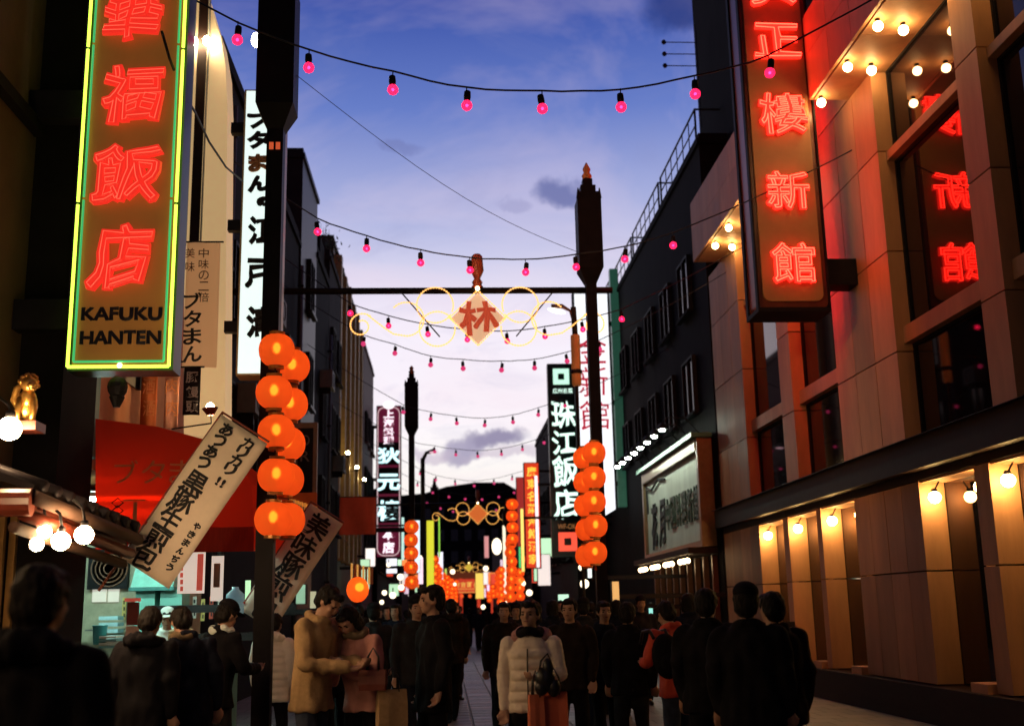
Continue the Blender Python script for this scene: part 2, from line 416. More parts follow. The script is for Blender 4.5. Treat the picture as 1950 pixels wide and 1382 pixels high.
bx(6.36, 6.955, 5.9, 26.2, 0, .48).build('plinth', TRIM, rb)
niches = [(21.5, 23.17), (19.5, 21.16), (17.62, 19.24), (13.46, 15.1), (11.42, 13.06), (9.4, 11.0)]
GZ = [.49, 1.98, 3.2]
prev = 6.0
for y0, y1 in sorted(niches):
    if y0-prev > .05: panels(prev, y0, GZ, FX, 6.86, .7)
    prev = y1
panels(prev, 26.2, GZ, FX, 6.86, .8)
bx(FX+.002, 6.955, 6.0, 26.2, 3.203, 3.318).build('niche_lintel', TRIM, rb)
for y0, y1 in niches:
    d = y1-y0
    bx(6.868, 6.955, y0+d*.42, y1-.004, .5, 3.2).build('niche_window', GLASS, rb)
    bx(6.86, 6.955, y0+d*.27, y0+d*.42-.006, .5, 3.2).build('panel', PANEL, rb)
    bx(6.868, 6.955, y0+.004, y0+d*.27-.006, .5, 3.2).build('niche_window', GLASS, rb)
    bx(6.42, 6.86, y0+.06, y0+.5, .485, .60).build('sill_block', PANEL, rb)
    bx(6.52, 6.865, y0+.004, y1-.004, 3.165, 3.201).build('niche_soffit', PANEL, rb)
    for yy, nm in ((y1-.2, 'a'), (y0+.10, 'b')):
        L_ = thing('globe_lamp', 'round frosted lamp globe glowing at the top of a wall niche of the tan restaurant', 'lamp', (6.62, yy, 2.96), group='globe lamps in the wall niches')
        MB().tube([(6.70, yy, 3.165), (6.66, yy, 3.10), (6.63, yy, 3.05)], .012, 6).smooth().build('bracket', DARKMETAL, L_)
        MB().lathe([(.0, 3.07), (.035, 3.065), (.045, 3.03), (.04, 3.02)], (6.62, yy, 0), 10).smooth().build('cap', DARKMETAL, L_)
        MB().ell((6.62, yy, 2.95), .082, n=12, m=8).smooth().build('globe', WARMGLOBE, L_)
# overhang with two rows of bulbs
for OV0, OV1 in ((6.0, 16.35), (18.75, 25.0)):
    bx(5.93, 7.2, OV0, OV1, 9.48, 10.85).build('overhang', TRIM, rb)
    n = round((OV1-OV0)/.95); w = (OV1-OV0)/n
    for i in range(n):
        bx(5.88, 5.927, OV0+i*w+.006, OV0+(i+1)*w-.006, 9.46, 10.2).build('fascia_panel', PANEL, rb)
        bx(5.88, 5.927, OV0+i*w+.006, OV0+(i+1)*w-.006, 10.21, 10.9).build('fascia_panel', PANEL, rb)
    for ye in (OV0-.045, OV1+.002): bx(5.88, 6.955, ye, ye+.043, 9.46, 10.88).build('end_panel', PANEL, rb)
    n = round((OV1-OV0)/1.9); w = (OV1-OV0)/n
    for i in range(n):
        bx(5.95, 6.945, OV0+i*w+.005, OV0+(i+1)*w-.005, 9.452, 9.477).build('soffit_panel', PANEL, rb)
bx(6.5, 7.2, 16.4, 18.7, 9.46, 10.88).build('overhang', PANEL, rb)
sb = MB().ell((0, 0, 0), .07, n=10, m=7).smooth().mesh('globe', em('soffit_globe', (1., .62, .24), 52)); sk = MB().lathe([(.03, .06), (.036, .065), (.036, .11), (.03, .112)], (0, 0, 0), 8).mesh('socket', DARKMETAL)
for k in range(12):
    for xx, dy in ((6.02, 0), (6.42, .1)):
        y = 11.45+1.2*k+dy
        if y > 24.4 or 16.25 < y < 18.9: continue
        L_ = thing('soffit_bulb', 'round warm bulb under the roof overhang of the tan restaurant', 'lamp', (xx, y, 9.34), group='bulbs under the restaurant overhang')
        inst(sb, 'globe', L_, (xx, y, 9.34)); inst(sk, 'socket', L_, (xx, y, 9.34))

# ------------------------------------------------------------------ neon sign hung off the restaurant
NEONFACE = em('neon_red_face', (1., .018, .010), 2.7); NEONTUBE = em('neon_red_tube', (1., .020, .010), 19)
NEONTUBEB = em('neon_red_tube_rear', (1., .009, .004), 50)
NEONFACE2 = em('neon_crimson_face', (1., .032, .018), .78); NEONTUBE2 = em('neon_crimson_tube', (1., .10, .055), 1.6)
REDWOOD = mat('lacquer_brown', (.16, .03, .015), .35)
SIGNTAN = mat('sign_tan', (.34, .20, .085), .5, var=.08)
sx0, sx1, sy0, sy1 = 4.87, 5.96, 16.5, 17.15
rs = thing('hanging_neon_sign', 'tall tan box sign with four red neon characters bracketed to the tan restaurant wall', 'sign', (5.7, 17.9, 6.3))
zb, zt = 6.05, 12.4
def rrect(xa, xb, za, zb_, r, y, n=5):
    out = []
    for cx, cz, a0 in ((xb-r, za+r, -90), (xb-r, zb_-r, 0), (xa+r, zb_-r, 90), (xa+r, za+r, 180)):
        for i in range(n+1):
            t_ = R(a0+90*i/n); out.append((cx+r*math.cos(t_), y, cz+r*math.sin(t_)))
    return out
MB().prism(rrect(sx0, sx1, zb, zt, .08, sy0+.03), (0, sy1-sy0-.06, 0)).build('housing', REDWOOD, rs)
MB().prism(rrect(sx0+.07, sx1-.07, zb+.1, zt, .12, sy0), (0, .029, 0)).build('face_panel', SIGNTAN, rs)
MB().prism(rrect(sx0+.07, sx1-.07, zb+.1, zt, .12, sy1-.029), (0, .029, 0)).build('face_panel', SIGNTAN, rs)
e = MB()
e.box(sx0-.03, sx0-.002, sy0-.02, sy0+.09, zb, zt); e.box(sx0-.03, sx0-.002, sy1-.09, sy1+.02, zb, zt); e.box(sx1+.002, sx1+.03, sy0-.02, sy0+.09, zb, zt)
e.box(sx0-.03, sx1+.03, sy0-.02, sy1+.02, zb-.07, zb-.002); e.build('edge_frame', BLACK, rs)
for i, (ch, u, v, hp) in enumerate((('興', 1478, -18, 80), ('正', 1487, 82, 78), ('樓', 1497, 219, 92), ('新', 1500, 366, 84), ('館', 1510, 503, 86))):
    p = at(u, v, sy0); h = hp*sy0/FPX*.93; w = .66 if i > 2 else .76
    letter(ch, w, h, NEONFACE, rs, (5.43, sy0-.045, p.z), depth=.05, fat=.034, wob=(0 if i > 2 else .09), front=-.01)
    letter(ch, w, h, NEONTUBE, rs, (5.43, sy0-.045, p.z), tube=.0085, front=.062, wob=(0 if i > 2 else .09), name='neon_tube')
    letter(ch, w, h, NEONFACE, rs, (5.43, sy1+.045, p.z), (R(90), 0, R(180)), depth=.05, bold=.035, front=-.01)
    letter(ch, w*.93, h*.93, NEONTUBEB, rs, (5.43, sy1+.045, p.z), (R(90), 0, R(180)), tube=.0085, front=.055, name='neon_tube')
for z0 in (6.45, 9.85):
    bx(sx1+.031, 6.64, sy0+.12, sy1-.12, z0, z0+.42).build('bracket', BLACK, rs)
# ------------------------------------------------------------------ buildings beyond, right side
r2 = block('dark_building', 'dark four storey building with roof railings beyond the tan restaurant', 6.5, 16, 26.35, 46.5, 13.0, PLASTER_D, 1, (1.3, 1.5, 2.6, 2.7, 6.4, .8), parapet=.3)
rl = MB()
for y0, y1, z0 in ((27.0, 31.8, 13.3), (32.2, 37, 13.3), (37.4, 46, 13.3)):
    rl.tube([(6.6, y0, z0), (6.6, y0, z0+.95), (6.6, y1, z0+.95), (6.6, y1, z0)], .03, 6); rl.tube([(6.6, y0, z0+.5), (6.6, y1, z0+.5)], .02, 5)
    rl.tube([(6.6, y0, z0+.95), (7.6, y0, z0+.95)], .03, 6)
    k = y0+.8
    while k < y1: rl.tube([(6.6, k, z0), (6.6, k, z0+.95)], .015, 5); k += .8
rl.build('railing', DARKMETAL, r2)
an = thing('rooftop_antenna', 'thin aerial with short rods on the roof edge above the tan restaurant', 'antenna', (6.9, 25.6, 11.2))
m = MB().tube([(7.0, 28.0, 14.2), (7.0, 28.0, 17.2)], .02, 5)
m.build('mast', DARKMETAL, an)
for z in (16.0, 16.35, 16.7): MB().tube([(6.1, 28, z), (7.0, 28, z)], .014, 5).ell((6.1, 28, z), .07, n=6, m=5).build('rod', DARKMETAL, an)
r3 = block('stepped_building', 'dark narrow building behind the green vertical sign', 5.4, 14, 46.55, 66, 10.9, CONC, 1, (1.2, 1.4, 2.4, 2.7, 3.6, .8))
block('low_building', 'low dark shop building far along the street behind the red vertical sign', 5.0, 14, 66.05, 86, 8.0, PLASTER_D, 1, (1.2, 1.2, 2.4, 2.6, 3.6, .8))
block('far_shop', 'low far shop block just before the red gate', 4.6, 14, 86.05, 112, 7.0, CONC, 1, (1.2, 1.2, 2.4, 2.6, 3.4, .8))

# signboard over the entrance of the dark building
BRDLIT = mat('pale_sign_panel', (.55, .60, .52), .5, var=.25, scale=.9, stretch=(1, 1.2, .25))
sg = thing('shop_signboard', 'wide pale signboard with dark characters in a bronze frame over an entrance', 'sign', (6.3, 30.7, 3.1))
Y0, Y1, ZB, ZT = 26.9, 34.4, 3.1, 5.25
bx(6.2, 6.44, Y0, Y1, ZB, ZT).build('board', BRDLIT, sg)
BRONZE = mat('bronze_frame', (.20, .13, .07), .35, .6)
f = MB(); f.box(6.1, 6.46, Y0-.18, Y0-.003, ZB-.15, ZT+.3); f.box(6.1, 6.46, Y1+.003, Y1+.18, ZB-.15, ZT+.3); f.box(6.1, 6.46, Y0, Y1, ZB-.15, ZB-.003); f.box(6.08, 6.46, Y0, Y1, ZT+.003, ZT+.3)
f.build('frame', BRONZE, sg)
bx(5.95, 6.47, Y0-.25, Y1+.25, ZT+.31, ZT+.42).build('cap', mat('verdigris', (.06, .22, .16), .4, .3), sg)
RY = (R(90), 0, R(-90))
for i, ch in enumerate('花月'): letter(ch, .9, 1.3, INK, sg, (6.195, Y1-1.2-1.2*i, 3.9), RY, depth=.03, bold=.02, shear=.15, wob=.06)
for i, ch in enumerate('中國料理新館'): letter(ch, .60, .85, mat('moss_letter', (.02, .05, .025), .5), sg, (6.195, Y1-3.3-.72*i, 4.05), RY, depth=.03, bold=.02)
MB().tube([(6.15, Y1-.3, 5.1), (6.14, Y1-1.2, 4.95), (6.14, Y1-2.3, 5.15), (6.15, Y1-3.2, 5.05)], .035, 5).tube([(6.15, Y1-.3, 5.1), (6.14, Y1-.45, 4.3)], .03, 5).build('painted_branch', INK, sg)
SPOT = em('spot_glow', (.88, 1., .80), 190)
for k in range(8):
    y = 27.9+k*1.08
    z = 5.95
    L_ = thing('gooseneck_lamp', 'small hooded lamp on an arm above the pale signboard', 'lamp', (5.5, y, z), group='gooseneck lamps over the signboard')
    MB().tube([(6.49, y, z-.15), (6.1, y, z+.28), (5.65, y, z+.3), (5.5, y, z+.14)], .018, 6).smooth().build('arm', DARKMETAL, L_)
    MB().lathe([(.03, .16), (.05, .14), (.15, .0), (.14, -.01)], (5.5, y, z), 12).smooth().build('shade', DARKMETAL, L_)
    MB().ell((5.5, y, z-.02), .08, .08, .045, n=10, m=6).smooth().build('bulb', SPOT, L_)
# entrance canopy bulbs + entrance
cn = thing('entrance_canopy', 'narrow dark canopy under the pale signboard', 'canopy', (6.1, 30.5, 2.7))
bx(5.75, 6.47, 26.7, 34.6, 2.78, 2.93).build('slab', TRIM, cn)
for k in range(9):
    bx(6.36, 6.49, 26.9+k*.95, 27.0+k*.95, 0, 2.75).build('post', mat('entrance_wood', (.12, .05, .025), .4), cn)
for k in range(12):
    y = 27.3+(k//3)*1.95+(k % 3)*.44
    L_ = thing('canopy_bulb', 'bright round bulb in the row under the pale signboard', 'lamp', (5.85, y, 2.66), group='bulbs along the entrance canopy')
    MB().lathe([(.03, .0), (.035, .08)], (5.85, y, 2.70), 8).build('socket', DARKMETAL, L_); MB().ell((5.85, y, 2.64), .066, n=10, m=7).smooth().build('globe', em('canopy_globe', (1., .68, .34), 14), L_)

# tall vertical signs, right
def vsign(name, label, Y, u0, u1, v0, v1, face, frame=BLACK, depth=.35, wallx=None, pointed=0., um=None):
    um = um or (u0+u1)/2
    vm = (v0+v1)/2
    a = at(u0, vm, Y).x; c = at(u1, vm, Y).x; zt_ = at(um, v0, Y).z; zb_ = at(um, v1, Y).z
    t_ = thing(name, label, 'sign', ((a+c)/2, Y, zb_))
    fw = .05*(c-a)
    hp = [(a, Y+.02, zt_), (a, Y+.02, zb_+pointed), ((a+c)/2, Y+.02, zb_), (c, Y+.02, zb_+pointed), (c, Y+.02, zt_)] if pointed else [(a, Y+.02, zt_), (a, Y+.02, zb_), (c, Y+.02, zb_), (c, Y+.02, zt_)]
    MB().prism(hp, (0, depth, 0)).build('housing', frame, t_)
    cx = (a+c)/2; k = 1-fw*2/(c-a)
    fp = [(cx+(p[0]-cx)*k, Y, (zt_+zb_)/2+(p[2]-(zt_+zb_)/2)*(1-fw*2/(zt_-zb_))) for p in hp]
    MB().prism(fp, (0, .018, 0)).build('face', face, t_)
    if wallx is not None:
        for q in (.15, .5, .85):
            z = zb_+(zt_-zb_)*q; x1_ = c if wallx > c else a
            bx(min(x1_, wallx)+.003, max(x1_, wallx)-.003, Y+.1, Y+.22, z, z+.16).build('bracket', DARKMETAL, t_)
    return t_, a, c, zb_, zt_
ws_, a, c, zb_, zt_ = vsign('white_sign', 'tall white lit sign with red characters and a pointed foot', 40, 1097, 1168, 556, 992, em('white_lightbox', (.93, .96, 1.0), 1.15), wallx=6.5, pointed=.35)
REDL = em('red_print', (.62, .02, .06), .75, False)
for ch, v0, v1 in (('金', 636, 692), ('新', 698, 754), ('館', 762, 818)):
    za_, zb2 = at(1135, v0, 40).z, at(1135, v1, 40).z; letter(ch, 1.08, za_-zb2, REDL, ws_, ((a+c)/2-.02, 39.985, (za_+zb2)/2), depth=.012, wob=.06)
GREENFR = mat('green_frame', (.02, .10, .07), .4)
bx(c+.06, c+.36, 40.0, 40.3, zb_+.5, zt_+.9).build('pillar_glow_strip', mat('green_lit_pillar', (.06, .22, .16), .3, emit=(.08, .35, .22), es=.14), ws_)  # own glow stands in for the sign's light on a mounting pillar
gs, a, c, zb_, zt_ = vsign('green_sign', 'dark green vertical sign with white-green neon characters and square emblems', 44, 1047, 1104, 692, 1060, mat('green_black', (.01, .03, .024), .35), GREENFR, wallx=6.5)
cx = (a+c)/2; NG = em('neon_mint', (.72, 1.0, .86), 1.5)
def zpx(v): return at(1075, v, 44).z
for ch, v0, v1 in (('珠', 762, 815), ('江', 820, 862), ('飯', 866, 925), ('店', 930, 985)):
    letter(ch, .98, (zpx(v0)-zpx(v1))*.98, NG, gs, (cx, 43.99, (zpx(v0)+zpx(v1))/2), depth=.03, fat=.02, wob=.13)
def sq_ring(x, z, o, i_, y): 
    m = MB(); m.box(x-o, x+o, y, y+.03, z+i_, z+o); m.box(x-o, x+o, y, y+.03, z-o, z-i_); m.box(x-o, x-i_, y, y+.03, z-i_, z+i_); m.box(x+i_, x+o, y, y+.03, z-i_, z+i_); return m
sq_ring(cx-.05, zpx(717), .32, .13, 43.96).build('emblem', em('neon_mint2', (.6, 1., .78), 1.1, False), gs)
sq_ring(cx+.02, zpx(1031), .36, .14, 43.96).build('emblem', em('emblem_red', (1., .10, .05), 1.1, False), gs)
letter('広州名菜', .8, .2, NG, gs, (cx, 43.99, zpx(744)), depth=.02); letter('WF-OK', .7, .2, em('dim_amber', (.7, .3, .1), .4, False), gs, (cx, 43.99, zpx(1002)), depth=.02)

# ------------------------------------------------------------------ left side buildings (street wall X = -3.8)
lb = thing('corner_restaurant', 'dark brown plastered restaurant front beside the green framed neon sign', 'building', (-6, 8.5, 0))
bx(-12, -3.9, -25, 12.0, 0, 19).build('wall', PLASTER_B, lb)
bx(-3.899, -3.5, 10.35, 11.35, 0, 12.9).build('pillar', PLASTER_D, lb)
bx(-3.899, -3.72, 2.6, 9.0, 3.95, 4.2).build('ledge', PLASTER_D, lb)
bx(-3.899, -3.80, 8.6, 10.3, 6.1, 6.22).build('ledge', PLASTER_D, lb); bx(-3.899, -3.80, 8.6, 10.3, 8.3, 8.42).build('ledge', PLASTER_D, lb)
ORP = mat('orange_panel', (.42, .13, .04), .6, var=.2, scale=2)
for z0, z1 in ((6.45, 7.4), (5.0, 6.2), (7.6, 8.8), (3.9, 4.8)): bx(-3.899, -3.86, 11.45, 11.98, z0, z1).build('panel', ORP, lb)
bx(-3.899, -3.82, 11.36, 11.44, 2.5, 5.6).build('drain_strip', mat('teal_pipe', (.03, .14, .13), .4), lb)
# ground floor of the corner restaurant: tan lit reveal, green curtain, framed window
bx(-3.899, -3.86, 9.0, 9.75, .4, 2.65).build('wall_panel', mat('lit_tan_wall', (.45, .22, .08), .6), lb)
wd_ = bx(-3.86, -3.80, 8.66, 9.34, 1.75, 2.35).build('window', mat('green_glass', (.03, .16, .10), .2), lb)
f = MB(); f.box(-3.86, -3.77, 8.58, 8.66, 1.66, 2.45); f.box(-3.86, -3.77, 9.34, 9.42, 1.66, 2.45); f.box(-3.86, -3.77, 8.66, 9.34, 2.35, 2.45); f.box(-3.86, -3.77, 8.66, 9.34, 1.66, 1.75); f.build('window_frame', ORP, wd_)
for yy in (9.62, 10.02, 10.3): bx(-3.86, -3.80, yy, yy+.05, .3, 2.75).build('mullion', mat('brass_trim', (.5, .28, .10), .35, .7), lb)
# low eave with round end beam, over the ground floor
ev = thing('tiled_eave', 'dark red timber eave with a round end beam over the corner restaurant front', 'eave', (-3.2, 8.5, 2.6))
pa, pb = at(62, 962, 8.2), at(262, 1040, 10.2)
dv = (pb-pa)
for dz, dx, r_, m_ in ((.06, 0, .055, PLASTER_B), (-.06, -.06, .05, REDWOOD), (-.15, -.12, .045, PLASTER_B), (.02, -.14, .05, REDWOOD)):
    MB().tube([pa+Vector((dx, 0, dz)), pb+Vector((dx, 0, dz))], r_, 8).smooth().build('beam', m_, ev)
MB().tube([pa+Vector((-.25, -.05, .02)), pa+Vector((.0, -.02, .02))], .10, 14).build('end_beam', REDWOOD, ev)
MB().prism([pa+Vector((0, 0, .10)), pb+Vector((0, 0, .10)), pb+Vector((-1.1, .4, .45)), pa+Vector((-1.0, 0, .45))], (0, 0, .05)).build('roof_slab', TILE_D, ev)
for i in range(9):
    q = pa+dv*(i+.5)/9
    MB().tube([q+Vector((.03, 0, .15)), q+Vector((-.95, .25, .50))], .05, 6).smooth().build('roof_tile', TILE_D, ev)
# lion statue + globe above the eave
BULBW = em('lamp_white', (1., .66, .34), 130)
def globe(label, u, v, Y, r, group=None, hang=.18, m=BULBW):
    p = at(u, v, Y)
    t_ = thing('globe_lamp', label, 'lamp', p, group=group)
    MB().ell(p, r, n=14, m=9).smooth().build('globe', m, t_)
    MB().lathe([(r*.3, r*.9), (r*.45, r*1.0), (r*.4, r*1.5), (r*.2, r*1.6)], p, 10).smooth().build('cap', DARKMETAL, t_)
    MB().tube([p+Vector((0, 0, r*1.5)), p+Vector((-.02, 0, hang)), p+Vector((-.10, .02, hang+.06))], .012, 6).smooth().build('arm', DARKMETAL, t_)
globe('large round white lamp beside the golden lion statue', 18, 816, 8.3, .085)
for u, v in ((160, 1018), (116, 1030), (70, 1036), (85, 1012)):
    globe('bright round bulb in the cluster under the timber eave', u, v, 8.5, .068 if u > 90 else .05, 'bulbs clustered under the eave', hang=.2)
for k in range(5):  # row added, mostly out of view, to light the people from the front left
    p = Vector((-3.0, 7.2-1.3*k, 2.52)); t_ = thing('globe_lamp', 'round bulb in the added row of lamps along the corner restaurant front', 'lamp', p, group='lamps along the corner restaurant front')
    MB().ell(p, .068, n=14, m=9).smooth().build('globe', BULBW, t_); MB().tube([p+Vector((0, 0, .06)), p+Vector((-.1, 0, .16)), p+Vector((-.9, 0, .2))], .014, 6).smooth().build('arm', DARKMETAL, t_)
lp = at(48, 805, 8.6)
ln = thing('lion_statue', 'small golden guardian lion statue sitting above the eave', 'statue', lp)
def rel(*a): return lp+Vector(a)
m = MB()
m.ell(rel(0, 0, .13), .085, .07, .12).ell(rel(.02, -.03, .18), .06, .06, .08).ell(rel(-.04, .02, .06), .06, .06, .07)
m.tube([rel(.06, -.05, .18), rel(.075, -.06, .07), rel(.07, -.07, .0)], [.028, .024, .026], 8).tube([rel(-.02, -.06, .18), rel(-.03, -.08, .07), rel(-.03, -.09, .0)], [.028, .024, .026], 8)
m.ell(rel(.03, -.05, .285), .062, .058, .06).ell(rel(.06, -.09, .27), .032, .035, .028).ell(rel(.065, -.085, .245), .026, .03, .014)
m.smooth().build('body', GOLD, ln)
m = MB()
for k in range(26):
    a_ = random.uniform(0, 6.28); b_ = random.uniform(-.4, 1.2)
    m.ell(rel(.01+.065*math.cos(a_)*math.cos(b_), -.03+.06*math.sin(a_)*math.cos(b_)+.02, .30+.065*math.sin(b_)), .02, n=7, m=5)
m.smooth().build('mane', GOLD, ln)
MB().tube([rel(-.06, .03, .1), rel(-.11, .03, .18), rel(-.09, .03, .27), rel(-.05, .02, .31)], [.02, .026, .03, .012], 8).smooth().build('tail', GOLD, ln)
bx(lp.x-.12, lp.x+.12, lp.y-.12, lp.y+.1, lp.z-.07, lp.z-.002).build('base', REDWOOD, ln)

# ------------------------------------------------------------------ green framed neon sign, left
ls = thing('neon_sign', 'tall amber sign with red neon characters framed in yellow-green neon tubes', 'sign', (-2.9, 10, 3.7))
LX0, LX1, LY, LZ0, LZ1 = -3.36, -2.43, 10.0, 3.75, 8.3
AMB = mat('amber_sign_panel', (.34, .14, .03), .6, var=.12, scale=1.5, emit=(.42, .17, .03), es=.22)
bx(LX0, LX1, LY+.03, LY+.32, LZ0, LZ1).build('housing', mat('dark_green_housing', (.01, .045, .03), .35), ls)
bx(LX0+.05, LX1-.05, LY, LY+.029, LZ0+.05, LZ1-.05).build('face_panel', AMB, ls)
GT = em('neon_lime_tube', (.48, .76, .05), 3.6); GT2 = em('neon_green_tube', (.05, .55, .18), .8)
def tubeset(o_, m_, r_, y_, nm):
    zc = LZ0+o_
    while zc < LZ1-.1:
        ze = min(zc+1.55, LZ1-.03)
        for x_ in (LX0+o_, LX1-o_): MB().tube([(x_, y_, zc), (x_, y_, ze-.03)], r_, 8).smooth().build(nm, m_, ls)
        zc = ze
    MB().tube([(LX0+o_, y_, LZ0+o_), (LX1-o_, y_, LZ0+o_)], r_, 8).smooth().build(nm, m_, ls)
tubeset(.022, GT, .015, LY-.035, 'neon_tube'); tubeset(.07, GT2, .011, LY-.03, 'inner_tube')
for ch, u, v, wp, hp in (('華', 257, 30, 128, 140), ('福', 254, 185, 132, 128), ('飯', 246, 335, 146, 130), ('店', 236, 490, 124, 140)):
    p = at(u, v, LY); k = LY/FPX
    letter(ch, wp*k*.88, hp*k*.88, NEONFACE2, ls, (p.x, LY-.05, p.z), depth=.05, fat=.040, shear=.12, wob=.13)
    letter(ch, wp*k*.88, hp*k*.88, NEONTUBE2, ls, (p.x, LY-.05, p.z), tube=.0042, shear=.12, wob=.13, front=.062, name='neon_tube')
NAVYL = mat('navy_letter', (.008, .008, .02), .5)
for wd2, v in (('KAFUKU', 598), ('HANTEN', 643)):
    letter(wd2, .70, .118, NAVYL, ls, ((LX0+LX1)/2, LY-.004, at(236, v, LY).z), depth=.015, fat=.010, name='lettering')
for z_ in (4.15, 6.2): bx(-3.89, LX0-.003, LY+.08, LY+.26, z_, z_+.28).build('bracket', BLACK, ls)
MB().ell((-2.9, LY+.0, LZ0-.16), .09, .09, .10, n=12, m=8).lathe([(.05, .0), (.07, -.03), (.03, -.12)], (-2.9, LY, LZ0-.22), 10).build('finial', DARKMETAL, ls)
MB().ell((-2.88, LY-.045, LZ0+.03), .022, n=8, m=6).build('pilot_bulb', em('pilot', (1., .85, .4), 14), ls)

# ------------------------------------------------------------------ pork bun shop
shop = thing('bun_shop', 'orange fronted bun shop building with a lit teal stall under a red awning', 'building', (-7, 15, 0))
ORW = mat('orange_shop_wall', (.40, .16, .06), .7, var=.25, scale=1.3)
bx(-12, -3.9, 12.02, 18.6, 3.2, 10.8).build('wall', ORW, shop)
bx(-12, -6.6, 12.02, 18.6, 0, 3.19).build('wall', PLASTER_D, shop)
TEAL = mat('teal_panel', (.20, .52, .45), .45, var=.15, scale=2)
bx(-6.55, -3.9, 17.2, 18.6, 0, 3.19).build('back_wall', mat('tan_tile_wall', (.45, .42, .30), .5, var=.2), shop)
bx(-6.59, -2.75, 13.6, 17.15, 2.98, 3.06).build('stall_ceiling', WHITEBRD, shop)
tb = bx(-3.899, -3.84, 12.2, 12.6, 3.3, 10).build('corner_strip', mat('teal_pipe', (.03, .14, .13)), shop)
for k, (y, z0, z1) in enumerate(((13.2, 4.4, 6.2), (13.2, 6.8, 8.6), (14.9, 6.8, 8.6))):
    w_ = bx(-3.899, -3.87, y, y+1.0, z0, z1).build('window', DGLASS, shop)
    bx(-3.9, -3.84, y-.08, y, z0, z1).build('window_frame', TRIM, w_); bx(-3.9, -3.84, y+1.0, y+1.08, z0, z1).build('window_frame', TRIM, w_)
# fixtures on the stall's back wall (Y = 17.2)
YB = 17.18
def px_box(u0, u1, v0, v1, Y, d, name, m, parent):
    a_ = at(u0, v1, Y); b_ = at(u1, v0, Y); return bx(a_.x, b_.x, Y-d, Y-.003, a_.z, b_.z).build(name, m, parent)
fan = thing('exhaust_fan', 'dark square exhaust fan with a round grille on the stall wall', 'fan', at(208, 1120, YB))
px_box(170, 250, 1042, 1122, YB, .12, 'housing', BLACK, fan)
pc = at(208, 1082, YB-.13)
for r_ in (.26, .2, .14, .08): MB().tube([pc+Vector((r_*math.cos(t_*.2617), 0, r_*math.sin(t_*.2617))) for t_ in range(24)], .012, 5, closed=True).build('grille_ring', mat('rust', (.16, .07, .04), .6), fan)
MB().tube([pc+Vector((0, .01, 0)), pc+Vector((0, .05, 0))], .24, 20).build('blade_disc', mat('rust'  , (.16, .07, .04)), fan)
hood = thing('extractor_hood', 'pale turquoise metal extractor hood in the stall', 'hood', at(290, 1120, 16.6))
a_ = at(252, 1118, 16.5); b_ = at(335, 1050, 16.5)
MB().prism([(a_.x, 16.4, a_.z), (a_.x, 17.1, a_.z), (a_.x, 17.1, b_.z), (a_.x, 16.8, b_.z)], (b_.x-a_.x, 0, 0)).build('canopy', mat('turquoise_metal', (.30, .66, .58), .35), hood)
bx(a_.x-.02, b_.x+.02, 16.38, 17.1, a_.z-.05, a_.z-.003).build('rim', mat('dark_teal', (.04, .18, .17), .4), hood)
fr_ = thing('kitchen_cabinet', 'tall teal two door cabinet behind the stall counter', 'cabinet', at(320, 1240, 16.9))
for u0, u1 in ((268, 312), (314, 362)): px_box(u0, u1, 1122, 1300, 17.05, .5, 'door', TEAL, fr_)
for u in (308, 318): px_box(u, u+3, 1160, 1200, 16.55, .03, 'handle', STEEL, fr_)
nb = thing('notice_board', 'white notice sheets pinned on the stall wall', 'notice', at(200, 1148, YB))
px_box(176, 204, 1121, 1146, YB, .03, 'sheet', em('lit_sheet', (.95, .92, .78), .5, False), nb); px_box(206, 228, 1121, 1146, YB, .03, 'sheet', em('lit_sheet', (.95, .92, .78), .5), nb)
shf = thing('wall_shelf', 'steel shelf with folded boxes on the stall back wall', 'shelf', at(210, 1240, 16.9))
px_box(180, 240, 1196, 1200, 17.1, .45, 'board', STEEL, shf)
for i in range(4): px_box(200, 236, 1190-12*i+18, 1198-12*i+18, 16.6, .3, 'box', mat('pale_blue_box', (.35, .55, .6), .5), shf)
# fluorescent tubes
flu = em('fluorescent', (.62, 1.0, .86), 125)
for y_ in (13.0, 14.8):
    fl = thing('fluorescent_lamp', 'bare fluorescent tube under the stall ceiling', 'lamp', (-4.3, y_, 3.05), group='fluorescent tubes in the stall')
    MB().tube([(-5.6, y_, 2.9), (-3.0, y_, 2.9)], .022, 8).build('tube', flu, fl); bx(-5.6, -3.0, y_-.05, y_+.05, 2.925, 2.977).build('fitting', WHITEBRD, fl)
ct = thing('stall_counter', 'steel topped counter with teal front under the red awning', 'counter', (-3.2, 12.9, 0))
bx(-4.6, -2.35, 12.7, 13.3, 0, .98).build('front', mat('teal_front', (.10, .30, .27), .5, var=.25), ct); bx(-4.65, -2.3, 12.64, 13.36, .985, 1.03).build('top', STEEL, ct)
MN = [mat('menu_white', (.8, .72, .66), .6, emit=(1., .86, .72), es=.55), mat('menu_red', (.55, .10, .08), .6, emit=(.8, .12, .08), es=.35)]
